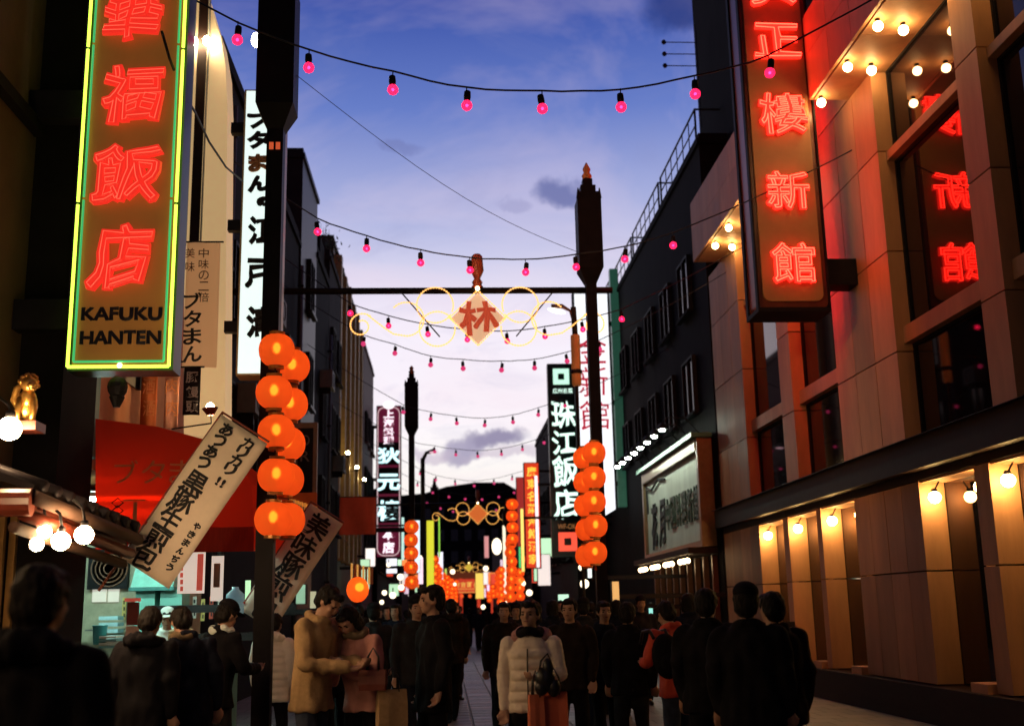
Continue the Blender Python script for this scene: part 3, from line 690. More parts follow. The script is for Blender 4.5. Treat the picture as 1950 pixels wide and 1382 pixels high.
for nm, lab, u0, u1, v0, v1, Y in (('menu_banner', 'white menu banner with a red photo panel hung under the awning', 338, 392, 1050, 1130, 12.9), ('menu_strip', 'narrow pale yellow menu strip hung under the awning', 401, 427, 1058, 1144, 12.8)):
    t_ = thing(nm, lab, 'menu', at((u0+u1)/2, v1, Y))
    px_box(u0, u1, v0, v1, Y, .02, 'sheet', MN[0], t_)
    if u0 == 338:
        px_box(374, 388, v0+4, v1-6, Y-.021, .006, 'photo_panel', MN[1], t_)
        for k_ in range(5): px_box(343, 349, v0+14+k_*13, v0+23+k_*13, Y-.021, .004, 'print', MN[1], t_)
    else:
        px_box(406, 420, v0+14, v0+60, Y-.021, .004, 'print', mat('grey_print', (.35, .30, .28)), t_)
    MB().tube([at(u0+4, v0, Y-.01), at(u0+4, v0-24, Y-.01)], .006, 5).tube([at(u1-4, v0, Y-.01), at(u1-4, v0-24, Y-.01)], .006, 5).build('cord', RUBBER, t_)
pr = thing('price_stand', 'red topped cardboard price stand on the counter', 'stand', at(254, 1235, 12.6))
px_box(243, 266, 1146, 1190, 12.62, .05, 'dark_panel', mat('maroon_card', (.16, .02, .02), .6), pr); px_box(240, 269, 1138, 1145, 12.62, .06, 'header', mat('menu_red', (.55, .1, .08)), pr); px_box(238, 266, 1191, 1258, 12.62, .04, 'card', mat('pink_card', (.62, .40, .34), .6), pr)
bn = thing('water_bottle', 'pale blue water bottle on the counter end', 'bottle', at(447, 1170, 12.9))
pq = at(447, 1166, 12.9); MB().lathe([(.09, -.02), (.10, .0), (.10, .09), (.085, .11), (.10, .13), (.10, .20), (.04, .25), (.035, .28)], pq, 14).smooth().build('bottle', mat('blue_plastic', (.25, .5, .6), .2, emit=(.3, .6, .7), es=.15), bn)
for (u, v, w_, h_, c_) in ((190, 1208, 26, 34, 0), (212, 1222, 30, 20, 1)):
    t_ = thing('plastic_crate' if c_ else 'teal_bin', 'stack of white and blue trays on the counter' if c_ else 'teal plastic bin on the counter', 'crate' if c_ else 'bin', at(u, v+h_/2, 13))
    p = at(u, v, 13); k = 13/FPX
    if c_:
        for i in range(4): bx(p.x-w_*k/2, p.x+w_*k/2, 12.85, 13.15, p.z-h_*k/2+i*.035, p.z-h_*k/2+i*.035+.024).build('tray', mat('tray_white', (.6, .7, .7), .4) if i % 2 else mat('tray_blue', (.15, .35, .42), .4), t_)
    else: MB().lathe([(w_*k*.42, -h_*k/2), (w_*k*.5, h_*k*.45), (w_*k*.54, h_*k*.45), (w_*k*.54, h_*k*.5)], p, 14).smooth().build('body', mat('teal_plastic', (.05, .32, .34), .4), t_)
# red awning
AWN = lantern_mat('awning_canvas', (.62, .055, .018), (.04, .003, .001), False, rough=.9)
aw = thing('red_awning', 'deep red canvas awning with pale lettering on its end panel', 'awning', (-3, 13, 2.3))
YA = 12.3; YE = 17.6
pts = [at(182, 1046, YA), at(182, 797, YA), at(300, 812, YA), at(395, 838, YA), at(452, 872, YA), at(478, 920, YA), at(483, 1000, YA), at(483, 1046, YA)]
def aw_z(v): return at(320, v, YA).z
zlo = aw_z(1047)
prof = [Vector((p.x, 0, max(p.z, zlo))) for p in pts]
MB().prism([Vector((p.x, YA, p.z)) for p in prof], (0, .004, 0)).build('end_panel', AWN, aw)
m = MB(); n = len(prof)
for (a1, b1) in zip(prof[1:-1], prof[2:]):
    m.add([(a1.x, YA+.021, a1.z), (b1.x, YA+.021, b1.z), (b1.x, YE, b1.z), (a1.x, YE, a1.z), (a1.x, YA+.021, a1.z-.02), (b1.x-.02, YA+.021, b1.z-.02), (b1.x-.02, YE, b1.z-.02), (a1.x, YE, a1.z-.02)],
          [(0, 1, 2, 3), (7, 6, 5, 4), (0, 4, 5, 1), (2, 6, 7, 3)])
m.build('canopy', AWN, aw)
bx(prof[0].x+.1, prof[-1].x, YA-.012, YA-.001, aw_z(1052), aw_z(1005)).build('valance', mat('valance_red', (.45, .03, .012), .75, bump=.2, stretch=(8, 1, 1)), aw)
AWL = mat('faded_orange_print', (.62, .22, .08), .7)
for ch, u, v in (('ブ', 240, 898), ('タ', 292, 898), ('ま', 345, 898), ('ん', 398, 898)): letter(ch, .25, .25, AWL, aw, (at(u, v, YA).x, YA-.001, at(u, v, YA).z), depth=.004)
for u, v in ((224, 957), (224, 972)):
    p = at(u, v, YA); MB().tube([p+Vector((.06*math.cos(a_), -.006, .05*math.sin(a_))) for a_ in (0, 1.57, 3.14, 4.71)], .008, 4, closed=True).build('printed_diamond', TRIM, aw)
px_box(252, 262, 955, 1000, YA, .004, 'printed_bar', AWL, aw); px_box(235, 278, 950, 954, YA, .004, 'printed_bar', AWL, aw)
# curved mirror tower with spotlights
tw = thing('sign_tower', 'tall cream sign tower with a rounded shoulder and streaked mirror strips', 'tower', (-3.4, 15.6, 3.2))
YT = 15.6
o1 = [at(350, 830, YT), at(428, 830, YT), at(431, 400, YT), at(433, 210, YT), at(430, 130, YT), at(420, 70, YT), at(404, 20, YT), at(392, -20, YT), at(352, -20, YT)]
MB().prism(o1, (0, .5, 0)).build('body', CREAM, tw)
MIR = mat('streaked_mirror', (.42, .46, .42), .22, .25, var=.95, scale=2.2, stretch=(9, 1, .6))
for u0, u1 in ((355, 376), (379, 382), (384, 401)):
    a_ = at(u0, 470, YT); b_ = at(u1, -15, YT); bx(a_.x, b_.x, YT-.05, YT-.003, a_.z, b_.z).build('mirror_strip', MIR if u1-u0 > 5 else TRIM, tw)
for u, v in ((370, 80), (393, 78)):
    p = at(u, v, YT-.12); t_ = thing('spot_lamp', 'small bright spotlight on the cream sign tower', 'lamp', p, group='spotlights on the sign tower')
    MB().ell(p, .05, .04, .075, n=10, m=8).smooth().build('bulb', em('tower_spot', (1., .80, .5), 190), t_); MB().tube([p+Vector((0, .0, .07)), p+Vector((0, .07, .1))], .012, 6).build('arm', DARKMETAL, t_)
rl_ = thing('clamp_lamp', 'red shaded clamp lamp shining up at the pale hanging banner', 'lamp', at(398, 775, 13.7))
p = at(400, 780, 13.7); MB().tube([p+Vector((0, 0, .02)), p+Vector((.01, .0, -.07))], [.10, .04], 12, cap=False).build('shade', REDWOOD, rl_); MB().ell(p+Vector((0, 0, .035)), .05, n=10, m=7).smooth().build('bulb', em('clamp_bulb', (1., .70, .38), 260), rl_)
MB().tube([p+Vector((.01, 0, -.06)), p+Vector((.0, .1, -.15)), p+Vector((-.5, .2, -.2))], .01, 5).build('arm', DARKMETAL, rl_)
# banners and wall signs of the bun shop
def cloth(name, label, cat, u0, u1, v0, v1, Y, m, wav=.03, nx=8, nz=10, group=None):
    t_ = thing(name, label, cat, at((u0+u1)/2, v1, Y), group=group)
    a_ = at(u0, v1, Y); b_ = at(u1, v0, Y); mb = MB(); vs = []
    for sd in (0, .006):
        for j in range(nz+1):
            for i in range(nx+1):
                fx, fz = i/nx, j/nz
                vs.append((a_.x+(b_.x-a_.x)*fx, Y+sd+wav*math.sin(fx*7+fz*2.2+u0)*(1-.5*fz), a_.z+(b_.z-a_.z)*fz))
    k_ = (nx+1)*(nz+1); fs = []
    for j in range(nz):
        for i in range(nx):
            p_ = j*(nx+1)+i; fs += [(p_, p_+1, p_+nx+2, p_+nx+1), (k_+p_, k_+p_+nx+1, k_+p_+nx+2, k_+p_+1)]
    for j in range(nz): fs += [(j*(nx+1), (j+1)*(nx+1), k_+(j+1)*(nx+1), k_+j*(nx+1)), (j*(nx+1)+nx, k_+j*(nx+1)+nx, k_+(j+1)*(nx+1)+nx, (j+1)*(nx+1)+nx)]
    mb.add(vs, fs).smooth().build('cloth', m, t_)
    MB().tube([(a_.x-.04, Y+.003, b_.z+.01), (b_.x+.04, Y+.003, b_.z+.01)], .012, 6).build('rod', DARKMETAL, t_)
    return t_, a_, b_
tb_, a_, b_ = cloth('hanging_banner', 'pale hanging banner with brush written characters below the mirror strips', 'banner', 346, 420, 462, 700, 14.4, lantern_mat('thin_pale_cloth', (.85, .62, .42), (.10, .06, .03), False, rough=.9))
BRN = mat('brown_ink', (.10, .03, .015), .7)
for i, ch in enumerate('中味の二倍'): p = at(388, 482+21*i, 14.36); letter(ch, .13, .125, BRN, tb_, p, depth=.004)
for i, ch in enumerate('美味'): p = at(362, 482+26*i, 14.36); letter(ch, .12, .13, BRN, tb_, p, depth=.004)
for i, ch in enumerate('ブタまん'): p = at(366, 572+34*i, 14.36); letter(ch, .24, .22, INK, tb_, p, depth=.004, bold=.02, wob=.05)
for lab, u0, u1, m_ in (('orange cloth banner with faded marks behind the green framed sign', 265, 302, mat('orange_cloth', (.5, .12, .03), .75)), ('faded pink cloth banner beside the orange banner', 311, 344, mat('pink_cloth', (.45, .20, .13), .75))):
    t_, a_, b_ = cloth('cloth_banner', lab, 'banner', u0, u1, 690, 815, 14.0, m_, .015)
    for q in range(2): letter('酒' if u0 == 265 else '肉', .15, .2, AWL, t_, at((u0+u1)/2, 735+42*q, 13.97), depth=.003)
t_, a_, b_ = cloth('black_banner', 'small black banner with white brush characters by the sign tower', 'banner', 347, 383, 700, 790, 13.6, INK, .012)
for q, ch in enumerate('豚饅頭'): letter(ch, .15, .14, WHITEBRD, t_, at(366, 718+28*q, 13.57), depth=.003, bold=.02)
# white vertical lightbox sign behind the pole
wsn, a, c, zb_, zt_ = vsign('vertical_lightbox', 'white vertical lightbox with black brush characters behind the lantern pole', 15.2, 457, 536, 170, 714, em('white_lightbox2', (.84, 1.0, .95), 1.0), mat('gold_frame', (.40, .24, .10), .4, .4), wallx=-3.04)
xc = at(490, 450, 15.2).x
for ch, u, v, wp, hp in (('ブ', 488, 228, 44, 36), ('タ', 488, 266, 44, 36), ('ま', 488, 310, 36, 36), ('ん', 490, 350, 38, 34), ('の', 500, 384, 22, 18), ('江', 496, 438, 42, 56), ('戸', 494, 520, 44, 58), ('清', 500, 612, 46, 62)):
    k = 15.2/FPX; letter(ch, wp*k*1.05, hp*k*.92, INK if ch != 'ま' else mat('ochre_ink', (.45, .22, .08), .5), wsn, (at(492, 440, 15.2).x+(u-492)*k, 15.195, at(u, v, 15.2).z), depth=.008, fat=.021, wob=.10)

# ------------------------------------------------------------------ left buildings further along
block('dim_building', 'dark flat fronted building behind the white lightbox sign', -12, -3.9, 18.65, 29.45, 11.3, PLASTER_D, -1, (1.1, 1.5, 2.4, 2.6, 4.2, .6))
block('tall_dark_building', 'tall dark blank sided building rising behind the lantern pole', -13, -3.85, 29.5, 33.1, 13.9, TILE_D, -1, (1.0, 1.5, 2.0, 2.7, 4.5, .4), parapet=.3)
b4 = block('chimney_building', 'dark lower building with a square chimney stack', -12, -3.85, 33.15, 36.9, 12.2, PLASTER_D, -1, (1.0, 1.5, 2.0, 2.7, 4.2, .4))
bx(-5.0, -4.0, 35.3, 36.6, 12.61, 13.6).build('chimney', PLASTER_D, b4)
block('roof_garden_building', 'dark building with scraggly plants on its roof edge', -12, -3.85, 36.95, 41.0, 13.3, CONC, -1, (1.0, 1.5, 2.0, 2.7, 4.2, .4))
pl = thing('roof_plant', 'scraggly bare shrub on the roof edge of a dark building', 'plant', (-4.2, 39.2, 13.7))
m = MB()
for k in range(22):
    p0 = Vector((-4.2+random.uniform(-.15, .15), 39.2+random.uniform(-1.2, .6), 13.7)); p1 = p0+Vector((random.uniform(-.3, .3), random.uniform(-.3, .3), random.uniform(.6, 1.5))); m.tube([p0, p0.lerp(p1, .5)+Vector((random.uniform(-.1, .1), 0, 0)), p1], [.02, .014, .006], 4)
m.build('stem', mat('bark', (.03, .02, .015), .8), pl)
m = MB()
for k in range(160):
    c_ = Vector((-4.2+random.gauss(0, .28), 39.0+random.gauss(0, .5), 14.3+random.gauss(0, .35))); d_ = Vector((random.uniform(-1, 1), random.uniform(-1, 1), random.uniform(-1, 1))).normalized()*.09; e_ = d_.orthogonal().normalized()*.04
    m.add([c_-d_, c_+e_, c_+d_, c_-e_], [(0, 1, 2, 3)])
props(m.build('foliage', mat('leaf', (.03, .05, .02), .7), pl), kind='stuff')
b5 = block('pilaster_building', 'tall building with dim amber pilasters behind the curling light ornament', -12, -4.15, 41.05, 53.0, 15.2, mat('amber_dim_wall', (.09, .065, .03), .7), -1, (1.2, 1.6, 2.6, 2.7, 4.4, .6))
PIL = mat('ochre_pilaster', (.45, .30, .11), .6)
for i, y in enumerate((41.9, 46.3, 50.7)):
    p = Vector((-3.62, y+.2, 7.4)); t_ = thing('wall_uplight', 'small amber uplight on the pilaster building', 'lamp', p, group='uplights on the pilaster building')
    MB().ell(p, .07, n=8, m=6).smooth().build('bulb', em('uplight_bulb', (1., .72, .28), 150), t_); MB().lathe([(.05, -.16), (.10, -.06), (.09, -.05)], p, 10).build('cup', DARKMETAL, t_); MB().tube([p+Vector((0, 0, -.12)), p+Vector((-.24, 0, -.16))], .015, 5).build('arm', DARKMETAL, t_)
for i in range(6): bx(-4.148, -3.85, 41.3+i*2.2, 41.75+i*2.2, 3.5, 14.9-.2*(i % 2)).build('pilaster', PIL, b5)
block('maroon_building', 'dark maroon slab building past the pilasters', -12, -3.85, 53.05, 60.5, 14.1, mat('maroon_wall', (.09, .02, .02), .7), -1, (1.0, 1.5, 2.2, 2.7, 4.2, .5))
block('low_far_building', 'low dark shop row on the left far down the street', -12, -3.6, 60.55, 84, 7.6, PLASTER_D, -1, (1.2, 1.2, 2.6, 2.6, 3.6, .5))
block('far_left_shop', 'far left shop block just before the red gate', -12, -3.2, 84.05, 112, 6.4, CONC, -1, (1.2, 1.2, 2.6, 2.6, 3.4, .5))
fe = thing('end_building', 'broad black building mass closing the far end of the street', 'building', (3, 170, 0))
p0 = at(808, 932, 160); p1 = at(990, 932, 160)
m = MB(); top = [(p0.x-22, p0.z-2.2), (p0.x, p0.z-.5), (at(850, 926, 160).x, at(850, 926, 160).z), (at(905, 918, 160).x, at(905, 918, 160).z), (at(960, 918, 160).x, at(960, 918, 160).z), (p1.x, p1.z-.3), (p1.x+22, p1.z-2.5)]
m.prism([(top[0][0], 160, 0)]+[(x_, 160, z_) for x_, z_ in top]+[(top[-1][0], 160, 0)], (0, 20, 0)).build('wall', PLASTER_D, fe)
for i in range(9):
    for k in range(3):
        w_ = bx(-3+i*1.9, -2.0+i*1.9, 159.9, 159.99, 8+k*3, 9.6+k*3).build('window', DGLASS, fe)

# ------------------------------------------------------------------ lantern poles
POLEM = mat('pole_black', (.009, .006, .008), .45, spec=.08, var=.3)
def pole(label, u, v, Y, u_top, v_top, zbox0, zbox1, ztip, bw=.40, sw=.175):
    p = at(u, v, Y); q = at(u_top, v_top, Y)
    t_ = thing('lantern_pole', label, 'pole', (p.x, Y, 0))
    h = sw/2; dx = 0
    bx(p.x-h, p.x+h, Y-h, Y+h, 0, zbox0-.25).build('shaft', POLEM, t_)
    bx(p.x-h*1.7, p.x+h*1.7, Y-h*1.7, Y+h*1.7, 0, .5).build('base', POLEM, t_)
    b_ = bw/2
    MB().add([(p.x+sx_*h, Y+sy_*h, zbox0-.25) for sx_, sy_ in ((-1, -1), (1, -1), (1, 1), (-1, 1))]+[(p.x+sx_*b_, Y+sy_*b_, zbox0) for sx_, sy_ in ((-1, -1), (1, -1), (1, 1), (-1, 1))],
             [(0, 1, 2, 3), (4, 5, 6, 7), (0, 1, 5, 4), (1, 2, 6, 5), (2, 3, 7, 6), (3, 0, 4, 7)]).build('taper', POLEM, t_)
    hd = bx(p.x-b_, p.x+b_, Y-b_, Y+b_, zbox0+.002, zbox1).build('lamp_box', POLEM, t_)
    for k in range(3): bx(p.x-b_*(.85-.22*k), p.x+b_*(.85-.22*k), Y-b_*(.85-.22*k), Y+b_*(.85-.22*k), zbox1+.002+.13*k, zbox1+.13*(k+1)).build('crown_step', POLEM, hd)
    for s_ in (-1, 1): MB().tube([(p.x+s_*b_*.9, Y-b_*.9, zbox1), (p.x+s_*b_*.9, Y-b_*.9, zbox1+.18)], [.035, .01], 6).build('spike', POLEM, hd)
    MB().lathe([(.06, zbox1+.39), (.09, zbox1+.46), (.05, zbox1+.52), (.07, zbox1+.58), (.01, ztip)], (p.x, Y, 0), 10).smooth().build('finial', mat('finial_orange', (.4, .14, .06), .4), t_)
    return t_, p.x
p1t, PX1 = pole('black lantern pole with a boxy lamp head and orange lanterns beside the bun shop', 512, 800, 11.5, 522, 100, 6.95, 8.35, 9.2)
p2t, PX2 = pole('black lantern pole carrying orange lanterns in front of the white pointed sign', 1138, 900, 17.8, 1128, 430, 7.05, 8.25, 8.95)
p3t, PX3 = pole('slim black lantern pole beside the cyan lettered sign', 784, 990, 33.0, 782, 800, 6.9, 8.1, 8.75)
p4t, PX4 = pole('far black lantern pole on the right before the red vertical sign', 968, 1060, 44.0, 968, 1000, 4.9, 5.2, 5.6)
p5t, PX5 = pole('distant black lantern pole on the left past the street lamp', 828, 1040, 56, 828, 930, 6.4, 7.4, 8.0)
for k in range(2): bx(PX1-.055+.07*k, PX1-.01+.07*k, 11.5-.112, 11.5-.102, 6.45, 6.53).build('red_indicator', em('indicator_red', (1., .15, .05), .5, False), p1t)

# lens on the near pole head; unseen rear floodlight added for right wall
FLD = em('flood_lens', (1., .80, .52), 45)
MB().ell((PX1-.235, 11.42, at(482, 75, 11.4).z), .05, .05, .085, n=10, m=8).smooth().build('flood_lens', FLD, p1t)
bx(PX1-.10, PX1+.10, 11.72, 11.80, 7.35, 7.55).build('added_flood_housing', DARKMETAL, p1t); bx(PX1-.08, PX1+.08, 11.801, 11.806, 7.37, 7.53).build('flood_lens', FLD, p1t)  # added rear fitting, hidden from the camera
ld = bpy.data.lights.new('added_flood_light', 'SPOT'); ld.energy = 780; ld.color = (1., .47, .18); ld.spot_size = R(66); ld.spot_blend = .6; ld.shadow_soft_size = .09  # unseen spot added to brighten the facade and its sign
lo = _new('added_flood_light', ld); lo.parent = p1t; lo.location = Vector((PX1, 11.86, 7.45))-ORG[p1t.name]
lo.rotation_euler = (Vector((6.5, 21.0, 6.3))-Vector((PX1, 11.86, 7.45))).to_track_quat('-Z', 'Y').to_euler()
# ------------------------------------------------------------------ lanterns
LSH = lantern_mat('lantern_paper', (.96, .25, .055), (.20, .022, .004), rough=.5, ior=1.22)
LSHF = lantern_mat('lantern_paper_far', (.96, .24, .05), (.30, .032, .005), False, rough=.5, ior=1.22)
LCORE = em('lantern_core', (1., .50, .12), 13)
LCOREF = em('lantern_core_far', (1., .5, .12), 13)
def lantern_meshes(r, h, n, sh, core):
    prof = []
    for i in range(15):
        a_ = math.pi*(.12+.76*i/14); prof.append((r*math.sin(a_)**.8, -h*math.cos(a_)))
    m = MB(); b0 = 0; nn = n
    for i_, (rr, z) in enumerate(prof):
        for k in range(nn):
            t_ = 2*math.pi*k/nn; q = rr*(1-.035*(k % 4 == 0)+.006*(i_ % 2)); m.v.append(Vector((q*math.cos(t_), q*math.sin(t_), z)))
    for i in range(len(prof)-1):
        for k in range(nn): m.f.append((i*nn+k, i*nn+(k+1) % nn, (i+1)*nn+(k+1) % nn, (i+1)*nn+k))
    m.sm = True
    zt_ = h*math.cos(math.pi*.12)
    return (m.mesh('shade', sh), MB().lathe([(r*.42, zt_-.01), (r*.44, zt_), (r*.44, zt_+.03), (r*.3, zt_+.03)], (0, 0, 0), 12).mesh('collar', mat('lantern_gold', (.55, .22, .05), .4, .4)),
            MB().lathe([(r*.3, -zt_-.03), (r*.44, -zt_-.03), (r*.44, -zt_), (r*.42, -zt_+.01)], (0, 0, 0), 12).mesh('lower_collar', mat('lantern_gold', (.5, .2, .05))),
            MB().ell((0, 0, .02), .035, .035, .05, n=8, m=6).smooth().mesh('bulb', core), MB().tube([(0, 0, -zt_-.03), (.005, 0, -zt_-.10)], [.012, .022], 6).mesh('tassel', mat('tassel_red', (.5, .05, .02), .7)))
LM = lantern_meshes(.188, .178, 32, LSH, LCORE); LMF = lantern_meshes(.21, .19, 16, LSHF, LCOREF)
def lantern(label, group, p, far=False, tassel=False, s=1.):
    t_ = thing('paper_lantern', label, 'lantern', p, (R(random.uniform(-3, 3)), R(random.uniform(-4, 4)), random.uniform(0, 6)), group)
    ms = LMF if far else LM
    for me, nm in zip(ms, ('shade', 'collar', 'lower_collar', 'bulb', 'tassel')):
        if nm == 'tassel' and not tassel: continue
        inst(me, nm, t_, (0, 0, 0), scale=(s, s, s), local=True)
G1 = 'lanterns on the pole beside the bun shop'; LB1 = 'round orange-red lantern strung on the pole beside the bun shop'
ORD = ('topmost', 'second from top', 'middle', 'second from bottom', 'lowest')
for o_, (u, v) in zip(ORD, ((527, 667), (522, 747), (526, 822), (526, 905), (520, 988))): lantern(o_+' orange lantern on the neon sign side of the bun shop pole', G1, at(u, v, 11.25), s=.97)
for o_, (u, v) in zip(ORD, ((556, 697), (552, 770), (547, 845), (544, 913), (546, 990))): lantern(o_+' orange lantern on the bun shop pole side away from the neon sign', G1, at(u, v, 11.75))
G2 = 'lanterns on the pole before the white sign'; LB2 = 'round orange-red lantern strung on the pole before the white pointed sign'
for i, (u, v) in enumerate(((1131, 862), (1131, 909), (1131, 955), (1134, 1001), (1133, 1052))): lantern(ORD[i]+' orange lantern facing away from the white pointed sign on its pole', G2, at(u, v, 17.55), tassel=(i == 4))
for o_, (u, v) in zip(ORD, ((1113, 872), (1114, 918), (1115, 962), (1118, 1008), (1118, 1058))): lantern(o_+' orange lantern on the white pointed sign side of its pole', G2, at(u, v, 18.05))
G3 = 'lanterns on the slim pole by the cyan sign'; LB3 = 'small orange-red lantern strung on the slim pole beside the cyan lettered sign'
for o_, v in zip(ORD, (1003, 1028, 1053, 1080, 1108)): lantern(o_+' small orange lantern on the slim pole by the cyan lettered sign', G3, at(783+random.uniform(-1, 1), v, 32.8), far=True)
G4 = 'far lanterns along the street'; LB4 = 'tiny red-orange lantern in the far lantern columns toward the gate'
for u, Y, v0, n_, dv_ in ((973, 43.8, 1035, 7, 17), (829, 55.8, 1065, 6, 14), (949, 70, 1090, 5, 10.5), (844, 74, 1095, 5, 10), (939, 88, 1100, 5, 8.5), (860, 92, 1105, 5, 8), (975, 41.0, 960, 4, 22), (955, 62, 1085, 6, 12), (837, 64, 1085, 6, 11.5), (852, 80, 1100, 6, 9), (932, 98, 1105, 6, 7.5), (868, 100, 1108, 6, 7), (990, 52, 1090, 4, 15)):
    for k in range(n_): lantern(LB4, G4, at(u+random.uniform(-1.5, 1.5), v0+dv_*k, Y), far=True, s=1.05)

# hanging cords of lantern columns belong to the poles
for t_, u, va, vb, Y in ((p1t, 524, 640, 1010, 11.25), (p1t, 549, 650, 1010, 11.75), (p2t, 1131, 845, 1070, 17.55), (p2t, 1115, 850, 1075, 18.05), (p3t, 783, 985, 1120, 32.8)):
    MB().tube([at(u, va, Y), at(u, vb, Y)], .008, 5).build('hanging_cord', RUBBER, t_)
    a_ = at(u, va+2, Y); MB().tube([a_, Vector((t_.location.x, Y if False else t_.location.y, a_.z+.12))], .015, 5).build('hook_arm', POLEM, t_)

# ------------------------------------------------------------------ light ornaments over the street
ROPE = em('rope_light', (1., .46, .12), 1.8); ROPEF = em('rope_light_far', (1., .46, .10), 1.5, False)
def arc(cx, cz, r, a0, a1, n=18, k=1.):
    return [(cx+r*math.cos(R(a0+(a1-a0)*i/n))*(1), cz+r*math.sin(R(a0+(a1-a0)*i/n))) for i in range(n+1)]
def spiral(cx, cz, r0, r1, a0, a1, n=26): return [(cx+(r0+(r1-r0)*i/n)*math.cos(R(a0+(a1-a0)*i/n)), cz+(r0+(r1-r0)*i/n)*math.sin(R(a0+(a1-a0)*i/n))) for i in range(n+1)]
def ornament(label, u, v, Y, scale, xa, xb, rope, bar=True, letter_=True, face=None, topper=True):
    c_ = at(u, v, Y); k = Y/FPX*scale
    t_ = thing('light_ornament', label, 'ornament', c_)
    T = lambda q: [Vector((c_.x+x_*k, Y, c_.z+z_*k)) for x_, z_ in q]
    zb_ = c_.z+57*k
    if bar: MB().tube([(xa, Y+.05, zb_), (xb, Y+.05, zb_)], 6.6*k, 10).smooth().build('crossbar', POLEM, t_)
    d = 56
    MB().prism([Vector((c_.x+x_*k*.93, Y+.015, c_.z+z_*k*.93)) for x_, z_ in ((-d, 0), (0, -d), (d, 0), (0, d))], (0, .03, 0)).build('diamond_panel', face, t_)
    rr = max(.011, 1.6*k)
    def beads(q, nm):
        pts_ = T(q); MB().tube(pts_, rr*.6, 6).smooth().build(nm, rope, t_)
        m_ = MB(); acc = 0
        step = max(5.5*k, .02)
        for a1, b1 in zip(pts_[:-1], pts_[1:]):
            ln_ = (b1-a1).length
            while acc < ln_: m_.ell(a1.lerp(b1, acc/ln_), rr*1.25, n=5, m=4); acc += step
            acc -= ln_
        props(m_.build('light_beads', rope, t_), kind='stuff')
    beads([(-d, 0), (0, -d), (d, 0), (0, d), (-d, 0)], 'diamond_rope')
    for s_ in (-1, 1):
        S = lambda q: [(x_*s_, z_) for x_, z_ in q]
        beads(S(spiral(84, 26, 36, 36, 200, -150)), 'scroll_rope')
        beads(S(spiral(80, -20, 34, 16, 20, 380) if False else arc(80, -22, 35, 150, -190, 24)), 'scroll_rope')
        beads(S(arc(140, -2, 34, 45, 190, 16)+arc(140, -2, 34, 200, 270, 8)+[(165, -32), (185, -18), (205, -2), (215, 6)]), 'scroll_rope')
        beads(S(spiral(228, -15, 26, 10, 130, -290)), 'scroll_rope')
        if letter_:
            MB().tube(T(S([(150, 52), (75, -38)])), .012, 5).build('stay', DARKMETAL, t_)
    if letter_:
        letter('林', 76*k, 66*k, em('ornament_red', (.55, .07, .03), .6, False), t_, (c_.x, Y+.01, c_.z+1*k), depth=.02, fat=.022, wob=.10)
    if topper:
        MB().lathe([(.06, 0), (.10, .02), (.07, .06), (.09, .10), (.05, .16), (.11, .30), (.09, .55), (.06, .58)], (c_.x, Y+.05, zb_+5*k), 10).smooth().build('topper', mat('topper_red', (.35, .07, .04), .4), t_)
        MB().ell((c_.x, Y-.03, zb_+2*k), .035, n=8, m=6).build('topper_bulb', em('topper_lamp', (1., .8, .4), 12), t_)
DIAW = em('diamond_lit', (.95, .66, .42), .5, False); DIAR = em('diamond_far', (.75, .16, .03), .8, False)
ornament('curling rope light ornament with a red character on a white diamond above the street', 910, 605, 17.8, 1, -3.85, 2.8, ROPE, face=DIAW)
ornament('distant curling light ornament with a glowing orange diamond', 910, 978, 52, .345, -3.6, 5.2, ROPEF, letter_=False, face=DIAR)
ornament('very small far curling light ornament with a golden diamond above the red gate', 893, 1080, 108, .15, -3.0, 4.4, ROPEF, letter_=False, face=em('diamond_gold', (.7, .5, .05), .8, False))

# ------------------------------------------------------------------ strings of pink bulbs
PINK = em('pink_bulb', (1., .035, .22), 1.0); PINKF = em('pink_bulb_far', (.80, .05, .20), .85, False); PCORE = em('pink_core', (1., .55, .75), 5, False)
def prof_bulb(r): return [(r*.35, r*1.15), (r*.42, r*.95), (r*.72, r*.7), (r*.95, r*.3), (r, 0), (r*.92, -r*.4), (r*.65, -r*.77), (r*.3, -r*.95), (r*.02, -r)]
BULB = MB().lathe(prof_bulb(.058), (0, 0, 0), 14).smooth()
BSOCK = MB().lathe([(.02, .16), (.034, .15), (.038, .09), (.032, .05), (.02, .05)], (0, 0, 0), 10).smooth()
bmesh_n = BULB.mesh('bulb', None); bmesh_f = MB().lathe(prof_bulb(.058), (0, 0, 0), 8).smooth().mesh('bulb', PINKF)
smesh = BSOCK.mesh('socket', BLACK)
bm_pink = lantern_mat('pink_bulb_glass', (.8, .03, .13), (.66, .014, .075), rough=.4)
bmesh_n.materials.append(bm_pink)
cmesh = MB().ell((0, -.0, 0), .017, n=8, m=6).smooth().mesh('filament', em('pink_filament', (1., .45, .6), 30))
